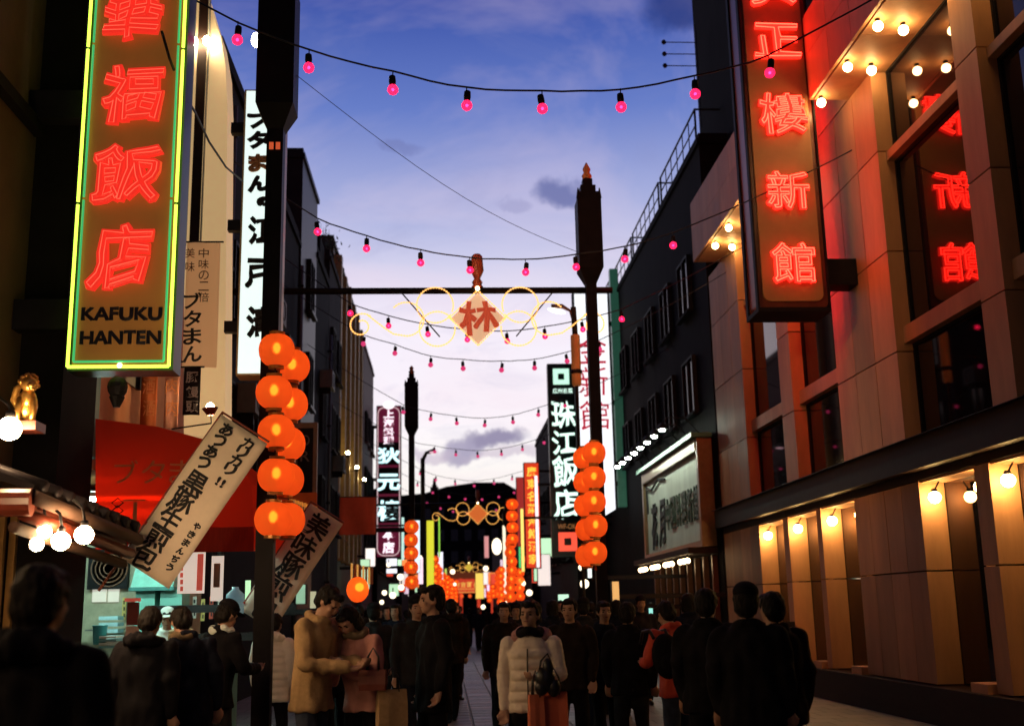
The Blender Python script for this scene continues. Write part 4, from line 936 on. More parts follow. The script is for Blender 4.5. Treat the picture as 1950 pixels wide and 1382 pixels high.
def string(label, Y, pts, ext0, ext1, far=False):
    """pts: pixel places of the bulbs; ext: pixel ends of the wire"""
    ys = Y if callable(Y) else (lambda u: Y)
    t_ = thing('bulb_string', label, 'string lights', at(*pts[len(pts)//2], ys(pts[len(pts)//2][0])), group='strings of pink bulbs across the street')
    ex = []
    for u, v in pts: w = at(u, v, ys(u)); ex.append(w+Vector((0, 0, .21)))
    e0, e1 = at(*ext0, ys(ext0[0])), at(*ext1, ys(ext1[0]))
    full = [e0]+ex+[e1]
    fine = []
    for a1, b1 in zip(full[:-1], full[1:]):
        for i in range(4):
            f_ = i/4; q = a1.lerp(b1, f_); q.z -= .05*(b1-a1).length*4*f_*(1-f_)*.35; q += Vector((0, random.uniform(-.01, .01), random.uniform(-.006, .006))); fine.append(q)
    fine.append(e1)
    MB().tube(fine, .011 if not far else .010, 5).smooth().build('wire', RUBBER, t_)
    for p in ex:
        r_ = (R(random.uniform(-9, 9)), R(random.uniform(-9, 9)), 0)
        s_ = inst(smesh, 'socket', t_, p-Vector((0, 0, .205)), r_)
        inst(bmesh_f if far else bmesh_n, 'bulb', s_, (0, 0, 0), local=True)
        if not far: inst(cmesh, 'filament', s_, (0, 0, .0), local=True)
    m_ = MB()
    for p in ex: m_.tube([p+Vector((0, 0, .01)), p-Vector((0, 0, .06))], .006, 4)
    props(m_.build('drop_wire', RUBBER, t_), kind='stuff')
string('nearest string of large pink bulbs sagging between the neon signs', 11.0, [(452, 77), (588, 130), (748, 172), (889, 202), (1033, 208), (1183, 205), (1324, 180), (1466, 140)], (105, -150), (2106, -275))
string('second string of pink bulbs just in front of the diamond ornament', 16.4, [(605, 442), (698, 474), (801, 501), (895, 515), (1001, 519), (1097, 509), (1190, 494), (1282, 468)], (350, 235), (1690, 250))
string('third string of pink bulbs passing behind the diamond ornament', 21.5, [(667, 597), (740, 621), (815, 637), (890, 647), (966, 650), (1038, 641), (1110, 628), (1184, 608)], (468, 435), (1492, 425))
string('fourth string of pink bulbs hung below the diamond ornament', 24.5, [(692, 655), (752, 673), (820, 695), (882, 702), (955, 705), (1018, 701), (1080, 688), (1142, 665)], (515, 525), (1413, 500), True)
string('fifth string of small pink bulbs level with the green sign top', 31, [(768, 785), (820, 798), (870, 806), (923, 810), (977, 804), (1025, 790), (1076, 773)], (585, 655), (1295, 650), True)
string('sixth string of tiny pink bulbs below the purple cloud', 39, [(783, 852), (828, 860), (868, 866), (910, 869), (955, 865), (995, 856), (1036, 843)], (639, 765), (1203, 745), True)
string('seventh string of tiny pink bulbs against the black end building', 48, [(800, 902), (830, 914), (867, 921), (903, 925), (941, 920), (975, 912), (1010, 900)], (678, 825), (1088, 855), True)
string('eighth string of tiny pink bulbs above the distant orange diamond', 53, [(795, 924), (824, 938), (855, 946), (886, 950), (918, 951), (950, 946), (979, 938)], (694, 862), (1065, 890), True)
string('ninth string of tiny pink bulbs low over the far crowd', 60, [(813, 958), (839, 968), (863, 974), (890, 977), (918, 976), (945, 971)], (712, 902), (1035, 925), True)
th = thing('overhead_cable', 'thin bare cable slanting from the near pole head across the sky', 'cable', at(560, 140, 11.5))
MB().tube([at(560, 140, 11.5).lerp(at(1100, 480, 17.8), i/12)+Vector((0, 0, -.25*math.sin(math.pi*i/12))) for i in range(13)], .005, 4).build('wire', RUBBER, th)
cb = thing('looping_cable', 'black cable looping down past the mirror strips to the lightbox sign', 'cable', at(352, 20, 12))
MB().tube([at(308, 60, 9.7), at(322, 110, 9.7), at(345, 170, 10.5), at(372, 215, 12), at(398, 270, 13), at(430, 318, 14), at(462, 345, 14.8)], .014, 5).smooth().build('wire', RUBBER, cb)
# ------------------------------------------------------------------ street lamp with amber housing
sl = thing('street_lamp', 'street lamp with an amber cylinder housing and a curved lit arm by the green sign', 'street lamp', (at(1094, 660, 23).x, 23, 0))
lx = at(1096, 660, 23).x
MB().tube([(lx, 23, 0), (lx, 23, at(1096, 735, 23).z)], .035, 8).build('post', DARKMETAL, sl)
MB().lathe([(.08, at(1096, 735, 23).z), (.10, at(1096, 730, 23).z), (.10, at(1096, 640, 23).z), (.09, at(1096, 638, 23).z)], (lx, 23, 0), 14).smooth().build('housing', mat('amber_housing', (.45, .17, .06), .4, emit=(.6, .18, .04), es=.18), sl)
MB().lathe([(.105, at(1096, 712, 23).z), (.125, at(1096, 710, 23).z), (.125, at(1096, 706, 23).z), (.105, at(1096, 704, 23).z)], (lx, 23, 0), 14).build('band', DARKMETAL, sl)
MB().tube([(lx, 23, at(1096, 639, 23).z), (lx-.02, 23, at(1092, 585, 23).z)], .06, 8).build('upper_post', DARKMETAL, sl)
pp = [at(1092, 612, 23), at(1086, 592, 23), at(1070, 583, 23), at(1050, 584, 23)]
MB().tube(pp, [.03, .03, .05, .06], 8).smooth().build('arm', mat('arm_brown', (.1, .05, .03), .5), sl)
p = at(1060, 592, 23); MB().ell(p, .20, .09, .05, n=12, m=7, rot=(0, R(14), 0)).smooth().build('lamp_glass', em('lamp_glass', (1., .93, .85), 2.2), sl)
sl2 = thing('street_lamp', 'far street lamp with a swan neck arm beside the distant left pole', 'street lamp', (at(808, 900, 46).x, 46, 0))
q = at(805, 900, 46); MB().tube([(q.x, 46, 0), (q.x, 46, at(806, 872, 46).z)], .09, 8).build('post', DARKMETAL, sl2)
MB().tube([at(806, 874, 46), at(812, 862, 46), at(826, 858, 46)], [.08, .07, .10], 8).smooth().build('arm', DARKMETAL, sl2); MB().ell(at(824, 861, 46), .2, .12, .05, n=10, m=6).smooth().build('lamp_glass', em('lamp_glass_dim', (1., .6, .7), .8, False), sl2)

# ------------------------------------------------------------------ slanted shop flags
def flag(label, cu, cv, Y, wpx, hpx, tilt, cols, bend=.10):
    """cloth flag whose long axis leans; cols: list of (text, column offset, start, step, size, material)"""
    k = Y/FPX; w, h = wpx*k, hpx*k; c_ = at(cu, cv, Y)
    t_ = thing('shop_flag', label, 'flag', c_, (0, R(tilt), 0))
    nx, nz = 8, 18; vs = []
    def Yb(fx, fz): return .016*math.sin(fz*6+fx*2.)+bend*.4*(fx-.5)*.5*math.sin(fz*3)
    for sd in (0, .005):
        for j in range(nz+1):
            for i in range(nx+1): vs.append(((i/nx-.5)*w, Yb(i/nx, j/nz)+sd, (j/nz-.5)*h))
    fs = []; kk = (nx+1)*(nz+1)
    for j in range(nz):
        for i in range(nx): p_ = j*(nx+1)+i; fs += [(p_, p_+1, p_+nx+2, p_+nx+1), (kk+p_, kk+p_+nx+1, kk+p_+nx+2, kk+p_+1)]
    for j in range(nz): fs += [(j*(nx+1), (j+1)*(nx+1), kk+(j+1)*(nx+1), kk+j*(nx+1)), (j*(nx+1)+nx, kk+j*(nx+1)+nx, kk+(j+1)*(nx+1)+nx, (j+1)*(nx+1)+nx)]
    for i in range(nx): fs += [(i, kk+i, kk+i+1, i+1), (nz*(nx+1)+i, nz*(nx+1)+i+1, kk+nz*(nx+1)+i+1, kk+nz*(nx+1)+i)]
    MB().add(vs, fs).smooth().build('cloth', PAPER, t_, local=True)
    MB().tube([(-w*.52, .03, -h*.72), (-w*.52, .03, h*.52)], .014, 6).tube([(-w*.52, .03, h*.515), (w*.5, .03, h*.515)], .010, 6).build('staff', mat('staff_red', (.22, .05, .02), .5), t_, local=True)
    for j in range(6): z_ = -h*.45+h*.18*j; bx(-w*.53, -w*.49, .0, .012, z_, z_+.03).build('tie', REDCLOTH, t_, local=True)
    for txt, ox, st, stp, sz, m_ in cols:
        for i, ch in enumerate(txt):
            z_ = h*(.5-st)-stp*h*i; x_ = ox*w; letter(ch, sz*w, sz*w*.98, m_, t_, (x_, Yb(ox+.5, z_/h+.5)-.008, z_), depth=.006, fat=sz*w*(.052 if sz < .3 else .026), wob=.09, local=True)
    return t_
flag('slanted pale flag with bold black brush characters in front of the red awning', 372, 952, 10.6, 104, 318, 33, [
    ('あつあつ', -.26, .06, .078, .22, INK), ('カリカリ', .20, .06, .062, .20, INK), (['!!'], .20, .335, .03, .15, INK), ('黒豚生煎包', -.18, .42, .125, .42, INK), ('やきまんぢう', .30, .62, .055, .13, INK)])
flag('slanted pale flag with black characters behind the lantern pole', 556, 1078, 13.4, 72, 230, 33, [('美味豚煎包', -.02, .12, .19, .62, INK)])
# small shop things left of centre
ob = thing('framed_billboard', 'dark billboard in a tan frame with dim letters above the second awning', 'sign', at(585, 950, 21))
px_box(560, 606, 806, 965, 21, .12, 'frame', mat('tan_frame', (.22, .13, .08), .5), ob); px_box(565, 597, 815, 958, 20.87, .02, 'board', BLACK, ob)
for i, ch in enumerate('OR'): letter(ch, .17, .2, mat('dim_grey_letter', (.16, .12, .11), .6), ob, at(581, 838+30*i, 20.84), (R(90), 0, 0), depth=.01)
a2 = thing('fringed_awning', 'orange pleated awning with a pale fringe and lit slats', 'awning', at(578, 1040, 16))
m = MB()
for i in range(9):
    u_ = 540+7*i; p0 = at(u_, 1035+i*.5, 15.9); p1_ = at(u_+2, 950+i*2.2, 16.2)
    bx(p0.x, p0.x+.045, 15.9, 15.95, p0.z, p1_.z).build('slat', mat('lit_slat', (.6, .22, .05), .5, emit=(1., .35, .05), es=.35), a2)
px_box(520, 603, 1036, 1056, 16.0, .3, 'valance', mat('orange_cloth', (.5, .12, .03)), a2); px_box(536, 604, 938, 1034, 16.25, .05, 'back_cloth', mat('orange_cloth', (.5, .12, .03)), a2)
for i in range(14): p = at(542+4.4*i, 948+i*2.0, 15.88); MB().tube([p, p+Vector((.02, 0, -.12))], [.012, .006], 5).build('fringe', mat('fringe_pale', (.6, .45, .4), .7), a2)
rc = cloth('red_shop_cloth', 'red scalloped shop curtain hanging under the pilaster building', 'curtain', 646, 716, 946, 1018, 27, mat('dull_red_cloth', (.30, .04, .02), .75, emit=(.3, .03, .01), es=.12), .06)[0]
yl = thing('striped_awning', 'small yellow striped awning glowing over a stall', 'awning', at(692, 1112, 24))
for i in range(8): px_box(668+5.5*i, 672+5.5*i, 1072+i*1.2, 1112, 24, .06, 'stripe', em('yellow_stripe', (.9, .38, .06), .55, False) if i % 2 == 0 else mat('orange_cloth', (.5, .12, .03)), yl)
ol = thing('oval_lantern', 'oval orange lantern glowing over the crowd at a stall', 'lantern', at(681, 1122, 15.5))
MB().ell(at(681, 1122, 15.5), .15, .15, .17, n=14, m=10).smooth().build('shade', LSH, ol); MB().ell(at(684, 1118, 15.5), .05, n=8, m=6).build('bulb', LCORE, ol)

# ------------------------------------------------------------------ far signs and gate
ds, a, c, zb_, zt_ = vsign('cyan_neon_sign', 'narrow dark red sign with cyan neon characters and rounded ends', 58, 716, 764, 772, 1062, mat('maroon_sign_face', (.10, .01, .03), .4, emit=(.35, .02, .09), es=.25), BLACK, wallx=-3.85)
cx = (a+c)/2
def z58(v): return at(740, v, 58).z
CY = em('neon_cyan', (.62, .95, 1.0), 1.6, False); PKW = em('neon_pinkwhite', (1., .82, .92), 1.4, False)
for ch, v0, v1 in (('狄', 852, 882), ('元', 902, 934), ('樓', 952, 990)): letter(ch, 1.2, (z58(v0)-z58(v1)), CY, ds, (cx, 57.98, (z58(v0)+z58(v1))/2), depth=.03, bold=.03, wob=.05)
for i, ch in enumerate('上海料理'): letter(ch, .55, .42, PKW, ds, (cx, 57.98, z58(788+17*i)), depth=.03, bold=.03)
for i, ch in enumerate('本店'): letter(ch, .6, .6, PKW, ds, (cx, 57.98, z58(1016+26*i)), depth=.03, bold=.03)
MB().tube(rrect(a+.08, c-.08, zb_+.12, zt_-.1, .35, 57.96), .025, 5, closed=True).build('neon_outline', em('neon_pale', (.85, .6, .62), .8, False), ds)
for v0, v1 in ((842, 885), (890, 940), (945, 995)): bx(a+.09, c-.09, 57.965, 57.975, z58(v1), z58(v0)).build('dark_backing', BLACK, ds)
MB().ell((cx, 57.95, zt_+.02), .3, .1, .22, n=10, m=8).build('cap_light', em('cap_white', (1., .95, 1.), 1.3, False), ds)
bx(c+.02, c+.14, 58, 58.2, z58(1066), z58(985)).build('side_tube', em('side_mint', (.65, 1., .9), .9, False), ds)
def lightsign(label, u0, u1, v0, v1, Y, col, st, txt=None, tcol=None, frame=BLACK, sample=False, name='lit_sign'):
    t_, a_, c_, z0, z1 = vsign(name, label, Y, u0, u1, v0, v1, em('ls_%d_%d' % (u0, v0), col, st, sample), frame, depth=.25)
    if txt:
        n_ = len(txt); s_ = (z1-z0)*.94/n_
        for i, ch in enumerate(txt): letter(ch, (c_-a_)*.62, s_*.8, tcol, t_, ((a_+c_)/2, Y-.012, z1-(z1-z0)*.03-s_*(i+.5)), depth=.02, bold=.02)
    # wall arm so that the sign is carried by the nearest facade
    wx = (-3.87 if Y < 60 else -3.58 if Y < 84 else -3.18) if u0 < 885 else (6.47 if Y < 46.5 else 5.37 if Y < 66 else 4.97 if Y < 86 else 4.57)
    if abs(wx-(a_+c_)/2) > .4: bx(min(wx, c_ if wx > c_ else wx)+.0, max(a_ if wx < a_ else wx, wx), Y+.08, Y+.14, z1-.4, z1-.3).build('arm', DARKMETAL, t_)
    return t_
GOLDN = em('neon_gold', (1., .55, .06), 1.3, False); WHN = em('neon_white', (1., .9, .95), 1.5, False)
lightsign('red vertical sign with a column of golden characters', 999, 1029, 880, 1082, 45, (.72, .045, .012), .95, '廣東名菜海鮮酒家', GOLDN)
lightsign('white dotted neon strip beside the red vertical sign', 1019.5, 1026, 905, 1080, 44.5, (1., .80, .84), 1.4)
lightsign('plain red board sign behind the red vertical sign', 984, 1001, 908, 1040, 50, (.55, .04, .035), .6)
lightsign('yellow neon strip framing the red vertical sign', 992, 998, 968, 1088, 43.5, (1., .72, .16), 1.3)
lightsign('yellow-green vertical sign glowing beside the left lantern column', 812, 827, 990, 1120, 52, (.75, .72, .04), 1.0)
lightsign('thin lime neon strip left of the far orange diamond', 835, 838, 985, 1060, 56, (.35, .8, .08), .9)
lightsign('white-blue lit strip sign behind the left lantern column', 789, 800, 990, 1090, 40, (.72, .90, 1.), 1.25)
lightsign('pink-white lit strip sign low behind the left lantern column', 796, 806, 1060, 1112, 42, (1., .72, .82), 1.2)
lightsign('narrow white lit sign far left below the orange diamond', 834, 844, 1050, 1105, 66, (.9, .9, 1.), 1.25)
lightsign('white lit sign board under the cyan lettered sign', 735, 757, 1062, 1092, 55, (.92, .92, 1.), 1.2)
lightsign('cream lit strip sign on the right of the far gate', 958, 964, 1000, 1135, 62, (1., .86, .62), 1.3)
lightsign('dull red board sign above the right lanterns', 965, 980, 985, 1030, 60, (.5, .05, .04), .6)
lightsign('green neon bracket sign by the right lanterns', 988, 995, 1025, 1100, 56, (.10, .75, .25), .9)
lightsign('tiny red and white sign hanging over the far street', 922, 931, 1020, 1062, 80, (.85, .35, .35), .8)
lightsign('far small yellow lit sign board at the red gate', 905, 922, 1090, 1140, 98, (.95, .66, .12), 1.1)
lightsign('far lime strip sign left of the red gate', 847, 851, 1082, 1135, 84, (.65, .8, .15), .9)
lightsign('far violet white sign right of the red gate', 927, 932, 1095, 1125, 90, (.95, .75, 1.), 1.2)
lightsign('white lit sign under the right lanterns', 1119, 1127, 1074, 1100, 30, (.88, 1., .95), 1.3, sample=True)
lightsign('small mint lit box sign over the crowd', 1062, 1084, 1130, 1146, 27, (.62, 1., .75), 1.0, sample=True)
lightsign('tall narrow amber lit doorway sign right of the lanterns', 1166, 1180, 1106, 1165, 26, (1., .55, .18), .75, sample=True)
lightsign('small cyan lit sign behind the orange jacketed backpacker', 1236, 1244, 1157, 1190, 21, (.35, .95, .85), .9, sample=True)
lightsign('pale green lit panel at the end of the bun shop', 466, 477, 1104, 1166, 15, (.62, .95, .55), .75, sample=True)
lightsign('yellow and white menu panel low behind the lantern pole', 513, 527, 1158, 1212, 15.2, (1., .72, .32), .6)
lightsign('mint lit stall panel behind the tan coated man', 563, 582, 1112, 1150, 19, (.45, .75, .5), .45)
lightsign('pale lit panel beside the oval lantern', 590, 602, 1125, 1158, 20, (.75, .72, .45), .5)
random.seed(21)
for k in range(34):
    sd = -1 if k % 2 else 1; Y = random.uniform(46, 104); xw = (-3.0-random.uniform(0, .8)) if sd < 0 else (3.8+random.uniform(0, .9)); xw *= (1-.25*(Y-46)/60)
    u_ = 849+xw*2127/Y; z_ = random.uniform(2.3, 4.4); hz = random.uniform(.5, 1.5); wz = random.uniform(.35, .7)
    cl_ = random.choice(((1., .25, .06), (1., .86, .8), (1., .62, .2), (.95, .7, .85), (.9, .08, .04), (.6, .95, .6)))
    v_ = 1160-(z_-1.6)*2127/Y
    lightsign('small coloured shop sign glowing in the far crowd of lights', u_-wz*1063/Y, u_+wz*1063/Y, v_-hz*2127/Y, v_, Y, cl_, random.uniform(.8, 1.3), name='far_shop_sign')['group'] = 'far glowing shop signs'
# lamps over the distant crowd
DG = em('distant_globe', (1., .82, .55), 3.0, False)
for (u, v, Y, r) in ((740, 1075, 40, .12), (762, 1098, 38, .16), (764, 1118, 36, .15), (789, 1138, 34, .13), (748, 1133, 36, .16), (732, 1128, 40, .14), (727, 1146, 40, .12), (867, 1160, 70, .25), (920, 1155, 80, .25),
                     (862, 1088, 90, .3), (925, 1082, 90, .32), (866, 1112, 92, .2), (946, 1040, 80, .55), (995, 1110, 52, .22), (968, 1148, 56, .26), (1008, 1128, 46, .2), (1141, 1104, 28, .13), (1113, 1111, 28, .18), (800, 1060, 42, .1), (1107, 1080, 29, .12)):
    p = at(u, v, Y); t_ = thing('hanging_lamp', 'small bright lamp glowing over the distant crowd', 'lamp', p, group='lamps over the distant crowd')
    r *= .62; MB().ell(p, r, r, r*(1.7 if r > .25 else 1), n=10, m=7).smooth().build('globe', DG, t_); MB().tube([p+Vector((0, 0, r*.9)), p+Vector((0, 0, r*2.4))], .02, 5).build('stem', DARKMETAL, t_)
gt = thing('red_gate', 'far red and gold gateway at the end of the street', 'gate', (at(895, 1160, 116).x, 116, 0))
RG = em('gate_red', (.75, .06, .025), .7, False); GG = em('gate_gold', (.95, .50, .10), .8, False)
gx = at(895, 1160, 116).x
for s_ in (-2.3, -.9, .9, 2.3): bx(gx+s_-.16, gx+s_+.16, 115.8, 116.2, 0, 4.9).build('column', RG, gt)
bx(gx-2.6, gx+2.6, 115.75, 116.25, 3.2, 4.6).build('lintel', RG, gt)
for i in range(5): letter('南京町長安'[i], .55, .6, GG, gt, (gx-1.3+.65*i, 115.74, 4.0), depth=.05, bold=.03)
bx(gx-1.6, gx+1.6, 115.7, 115.74, 3.55, 3.62).build('gold_trim', GG, gt); bx(gx-2.4, gx+2.4, 115.7, 115.74, 3.25, 3.32).build('gold_trim', GG, gt)
MB().prism([(gx-3.2, 115.4, 4.75), (gx-2.4, 115.4, 5.3), (gx+2.4, 115.4, 5.3), (gx+3.2, 115.4, 4.75), (gx+2.6, 115.4, 4.65), (gx-2.6, 115.4, 4.65)], (0, 1.2, 0)).build('roof', mat('gate_roof', (.12, .05, .03), .5, emit=(.3, .06, .02), es=.3), gt)
for i in range(7): MB().ell((gx-2.4+.8*i, 115.5, 2.9), .16, .16, .18, n=8, m=6).smooth().build('lantern', em('gate_lantern', (1., .12, .02), 1., False), gt)

# ------------------------------------------------------------------ people
TMP = bpy.data.scenes.new('remesh_work')
def remeshed(mb, name, mt, vox, smooth=4, disp=0., dfreq=22.):
    me = mb.mesh(name, None); o = bpy.data.objects.new('w', me); TMP.collection.objects.link(o)
    r_ = o.modifiers.new('r', 'REMESH'); r_.mode = 'VOXEL'; r_.voxel_size = vox
    if smooth:
        s_ = o.modifiers.new('s', 'SMOOTH'); s_.iterations = smooth; s_.factor = .5
    with bpy.context.temp_override(scene=TMP, view_layer=TMP.view_layers[0]):
        dg = bpy.context.evaluated_depsgraph_get()
        out = bpy.data.meshes.new_from_object(o.evaluated_get(dg))
    bpy.data.objects.remove(o); bpy.data.meshes.remove(me)
    out.name = name; out.materials.clear(); out.materials.append(mt)
    if disp:
        nv = len(out.vertices); cs = [0.]*(3*nv); ns = [0.]*(3*nv)
        out.vertices.foreach_get('co', cs); out.vertices.foreach_get('normal', ns)
        for i in range(0, 3*nv, 3):
            k = disp*noise.noise(Vector((cs[i]*dfreq, cs[i+1]*dfreq, cs[i+2]*dfreq*.5)))
            cs[i] += ns[i]*k; cs[i+1] += ns[i+1]*k; cs[i+2] += ns[i+2]*k
        out.vertices.foreach_set('co', cs); out.update()
    out.polygons.foreach_set('use_smooth', [True]*len(out.polygons))
    return out
class Fig:
    """pieces are laid out for a 1.72 m standing figure facing -Y, then leaned at the hips"""
    def __init__(s, lean=0, headpitch=0, headyaw=0, side=0): s.le = R(lean); s.hp = R(headpitch); s.hy = R(headyaw); s.sd = R(side)
    def up(s, p):
        p = Vector(p)
        if p.z > .92:
            k = min(1, (p.z-.92)/.15); q = p-Vector((0, 0, .92)); q = Matrix.Rotation(s.le*k, 3, 'X') @ q; q = Matrix.Rotation(s.sd*k, 3, 'Y') @ q; p = q+Vector((0, 0, .92))
        return p
    def hd(s, p):
        q = Vector(p); q = Matrix.Rotation(s.hp, 3, 'X') @ q; q = Matrix.Rotation(s.hy, 3, 'Z') @ q
        return s.up(q+Vector((0, -.015, 1.52)))          # p is relative to the top of the neck
def limb(m, pts, rs, n=10):
    pts = [Vector(p) for p in pts]
    for i in range(len(pts)-1):
        a_, b_ = pts[i], pts[i+1]; k = max(2, int((b_-a_).length/.05))
        m.tube([a_.lerp(b_, j/k) for j in range(k+1)], [rs[i]+(rs[i+1]-rs[i])*j/k for j in range(k+1)], n)
    for p, r_ in zip(pts, rs): m.ell(p, r_, n=10, m=7)
def loft(m, rings, fig, n=20):      # rings: (z, cx, cy, rx, ry)
    b_ = len(m.v)
    for z, cx_, cy_, rx, ry in rings:
        for k in range(n):
            t_ = 2*math.pi*k/n; c_ = math.cos(t_); s_ = math.sin(t_)
            m.v.append(fig.up((cx_+rx*math.copysign(abs(c_)**.8, c_), cy_+ry*math.copysign(abs(s_)**.8, s_), z)))
    for i in range(len(rings)-1):
        for k in range(n): m.f.append((b_+i*n+k, b_+i*n+(k+1) % n, b_+(i+1)*n+(k+1) % n, b_+(i+1)*n+k))
    m.f.append(tuple(b_+k for k in reversed(range(n)))); m.f.append(tuple(b_+(len(rings)-1)*n+k for k in range(n)))
def headpts(m, F, c, rx, ry, rz):
    b_ = len(m.v); m.ell((0, 0, 0), rx, ry, rz, n=18, m=12)
    for i in range(b_, len(m.v)): m.v[i] = F.hd(m.v[i]+Vector(c))
ARM_DOWN = ((.235, .03, 1.17), (.235, -.03, .92))
def person(label, x, y, h, yaw, coat=CBLACK, legs=CGREY, hair=HAIR, skin=SKIN, lean=0, hp=0, hy=0, side=0, armL=None, armR=None, hem=.82, bulk=1., puffer=False, stride=.06,
           long_hair=False, hood=None, hat=None, vox=.013, cap=None, scarf=None, group=None, collar=None, face=True, zip_=False, mesh_only=False):
    F = Fig(lean, hp, hy, side); s = h/1.72
    t_ = thing('person', label, 'person', (x, y, 0), (0, 0, R(yaw)), group)
    t_.scale = (s, s, s)
    eL, hL = armL or ARM_DOWN; eR, hR = armR or ARM_DOWN
    arms = []
    for sg_, (e_, w_), custom in ((-1, (eL, hL), armL), (1, (eR, hR), armR)):
        sh = F.up((sg_*.185, .01, 1.40))
        e_ = Vector((e_[0]*sg_, e_[1], e_[2])); w_ = Vector((w_[0]*sg_, w_[1], w_[2]))
        if not custom: e_ = F.up(e_)
        arms.append((sg_, sh, e_, w_))
    legsP = []
    for sg_ in (-1, 1):
        st = stride*sg_
        legsP.append((Vector((sg_*.09, 0, .90)), Vector((sg_*.10, st*.6-.02, .49)), Vector((sg_*.10, st, .09)), Vector((sg_*.115, st-.14, .035))))
    # --- body: one continuous skin mesh
    m = MB()
    loft(m, [(.86, 0, 0, .12, .08), (1.0, 0, 0, .115, .075), (1.2, 0, 0, .13, .085), (1.38, 0, 0, .13, .075), (1.45, 0, 0, .07, .06)], F, 14)
    limb(m, [F.up((0, .01, 1.40)), F.hd((0, .01, .03))], [.06, .05])
    headpts(m, F, (0, .015, .115), .074, .092, .098)                        # skull
    headpts(m, F, (0, -.028, .055), .056, .058, .066)                       # jaw and cheeks
    headpts(m, F, (0, -.062, .015), .026, .022, .020)                       # chin
    if face:
        headpts(m, F, (0, -.090, .078), .013, .020, .022); headpts(m, F, (0, -.080, .10), .010, .016, .026)          # nose
        headpts(m, F, (0, -.070, .128), .052, .018, .014)                   # brow
        headpts(m, F, (0, -.080, .044), .022, .012, .009)                   # lips
        for sg_ in (-1, 1): headpts(m, F, (sg_*.076, .012, .09), .010, .020, .030); headpts(m, F, (sg_*.036, -.062, .075), .024, .02, .018)
    for sg_, sh, e_, w_ in arms:
        limb(m, [sh, e_, w_], [.045, .038, .028])
        d = (w_-e_).normalized(); sv = d.cross(Vector((0, 1, 0)) if abs(d.y) < .8 else Vector((0, 0, 1))).normalized(); nn_ = d.cross(sv).normalized()
        if nn_.dot(Vector((-sg_, -.4, 0))) < 0: nn_ = -nn_
        pal = w_+d*.075
        limb(m, [w_, w_+d*.03-sv*.014, pal-sv*.022], [.026, .026, .020]); limb(m, [w_, w_+d*.03+sv*.014, pal+sv*.022], [.026, .026, .020])
        for i, L_ in enumerate((.9, 1.05, 1.0, .8)):
            b_ = pal+sv*(-.033+.022*i); k1 = b_+d*.036*L_+nn_*.012; k2 = k1+d*.020*L_+nn_*.024; k3 = k2+d*.004+nn_*.020
            limb(m, [b_, k1, k2, k3], [.0105, .010, .0095, .009], 6)
        tb0 = w_+d*.03-sv*.03; limb(m, [tb0, tb0+d*.03-sv*.02+nn_*.012, tb0+d*.055-sv*.018+nn_*.03], [.013, .012, .010], 6)
    for hp_, k_, an_, to in legsP: limb(m, [hp_, k_, an_], [.075, .05, .038]); limb(m, [an_, to], [.036, .03])
    inst(remeshed(m, 'body', skin, vox if face else max(vox, .016), 3), 'body', t_, (0, 0, 0), local=True)
    # --- jacket
    m = MB(); B = bulk
    if puffer:
        rings = []; z = hem; i = 0
        while z < 1.44:
            tt = (z-hem)/(1.44-hem); ww = (.205-.015*math.sin(tt*3.1)+.0*tt)*B*(1 if tt < .8 else 1-.45*(tt-.8)/.2); dd = (.15)*B*(1 if tt < .8 else 1-.4*(tt-.8)/.2)
            puff = .80+.20*abs(math.sin(math.pi*i/5))**.6
            rings.append((z, 0, .0, ww*(.90+.10*puff), dd*puff*1.05)); z += .0165; i += 1
        rings.append((1.455, 0, .01, .075, .07))
        loft(m, rings, F)
    else:
        loft(m, [(hem, 0, 0, .188*B, .130*B), (hem+.02, 0, 0, .192*B, .134*B), (.98, 0, 0, .172*B, .12*B), (1.10, 0, 0, .168*B, .118*B), (1.25, 0, 0, .185*B, .128*B), (1.36, 0, .005, .19*B, .12*B), (1.42, 0, .01, .155*B, .10*B), (1.475, 0, .012, .075, .07)], F)
    for sg_, sh, e_, w_ in arms:
        r0, r1, r2 = .074*B, .060*B, .046*B
        w2 = e_.lerp(w_, .97)
        if puffer:
            for a_, b_, ra, rb_ in ((sh, e_, r0, r1), (e_, w2, r1, r2)):
                k = int((b_-a_).length/.012)
                for j in range(k+1):
                    f_ = j/k; m.ell(a_.lerp(b_, f_), (ra+(rb_-ra)*f_)*(.86+.16*abs(math.sin(math.pi*j/4))**.6), n=10, m=6)
        else: limb(m, [sh, e_, w2], [r0, r1, r2]); m.ell(e_+Vector((0, .01, .02)), r1*1.05, n=10, m=7)
    if collar or not puffer:
        for k in range(14):
            q = 2*math.pi*k/14; m.ell(F.up((.085*math.cos(q), .01+.08*math.sin(q), 1.475+.02*math.sin(q))), .032, n=8, m=6)
    inst(remeshed(m, 'jacket', coat, vox, 2 if puffer else 5, disp=.022 if not puffer else .006, dfreq=13. if not puffer else 22.), 'jacket', t_, (0, 0, 0), local=True)
    # --- trousers and shoes
    m = MB()
    loft(m, [(.80, 0, 0, .15, .11), (.86, 0, 0, .165, .12), (.98, 0, 0, .15, .105)], F)
    for hp_, k_, an_, to in legsP: limb(m, [hp_, k_, an_], [.098, .072, .062])
    inst(remeshed(m, 'trousers', legs, max(vox, .016), 4, disp=.018, dfreq=12.), 'trousers', t_, (0, 0, 0), local=True)
    m = MB()
    for hp_, k_, an_, to in legsP: limb(m, [an_-Vector((0, -.02, .035)), to-Vector((0, -.03, -.005)), to-Vector((0, .07, .0))], [.045, .046, .034])
    inst(remeshed(m, 'shoes', LEATHER, .02, 3), 'shoes', t_, (0, 0, 0), local=True)
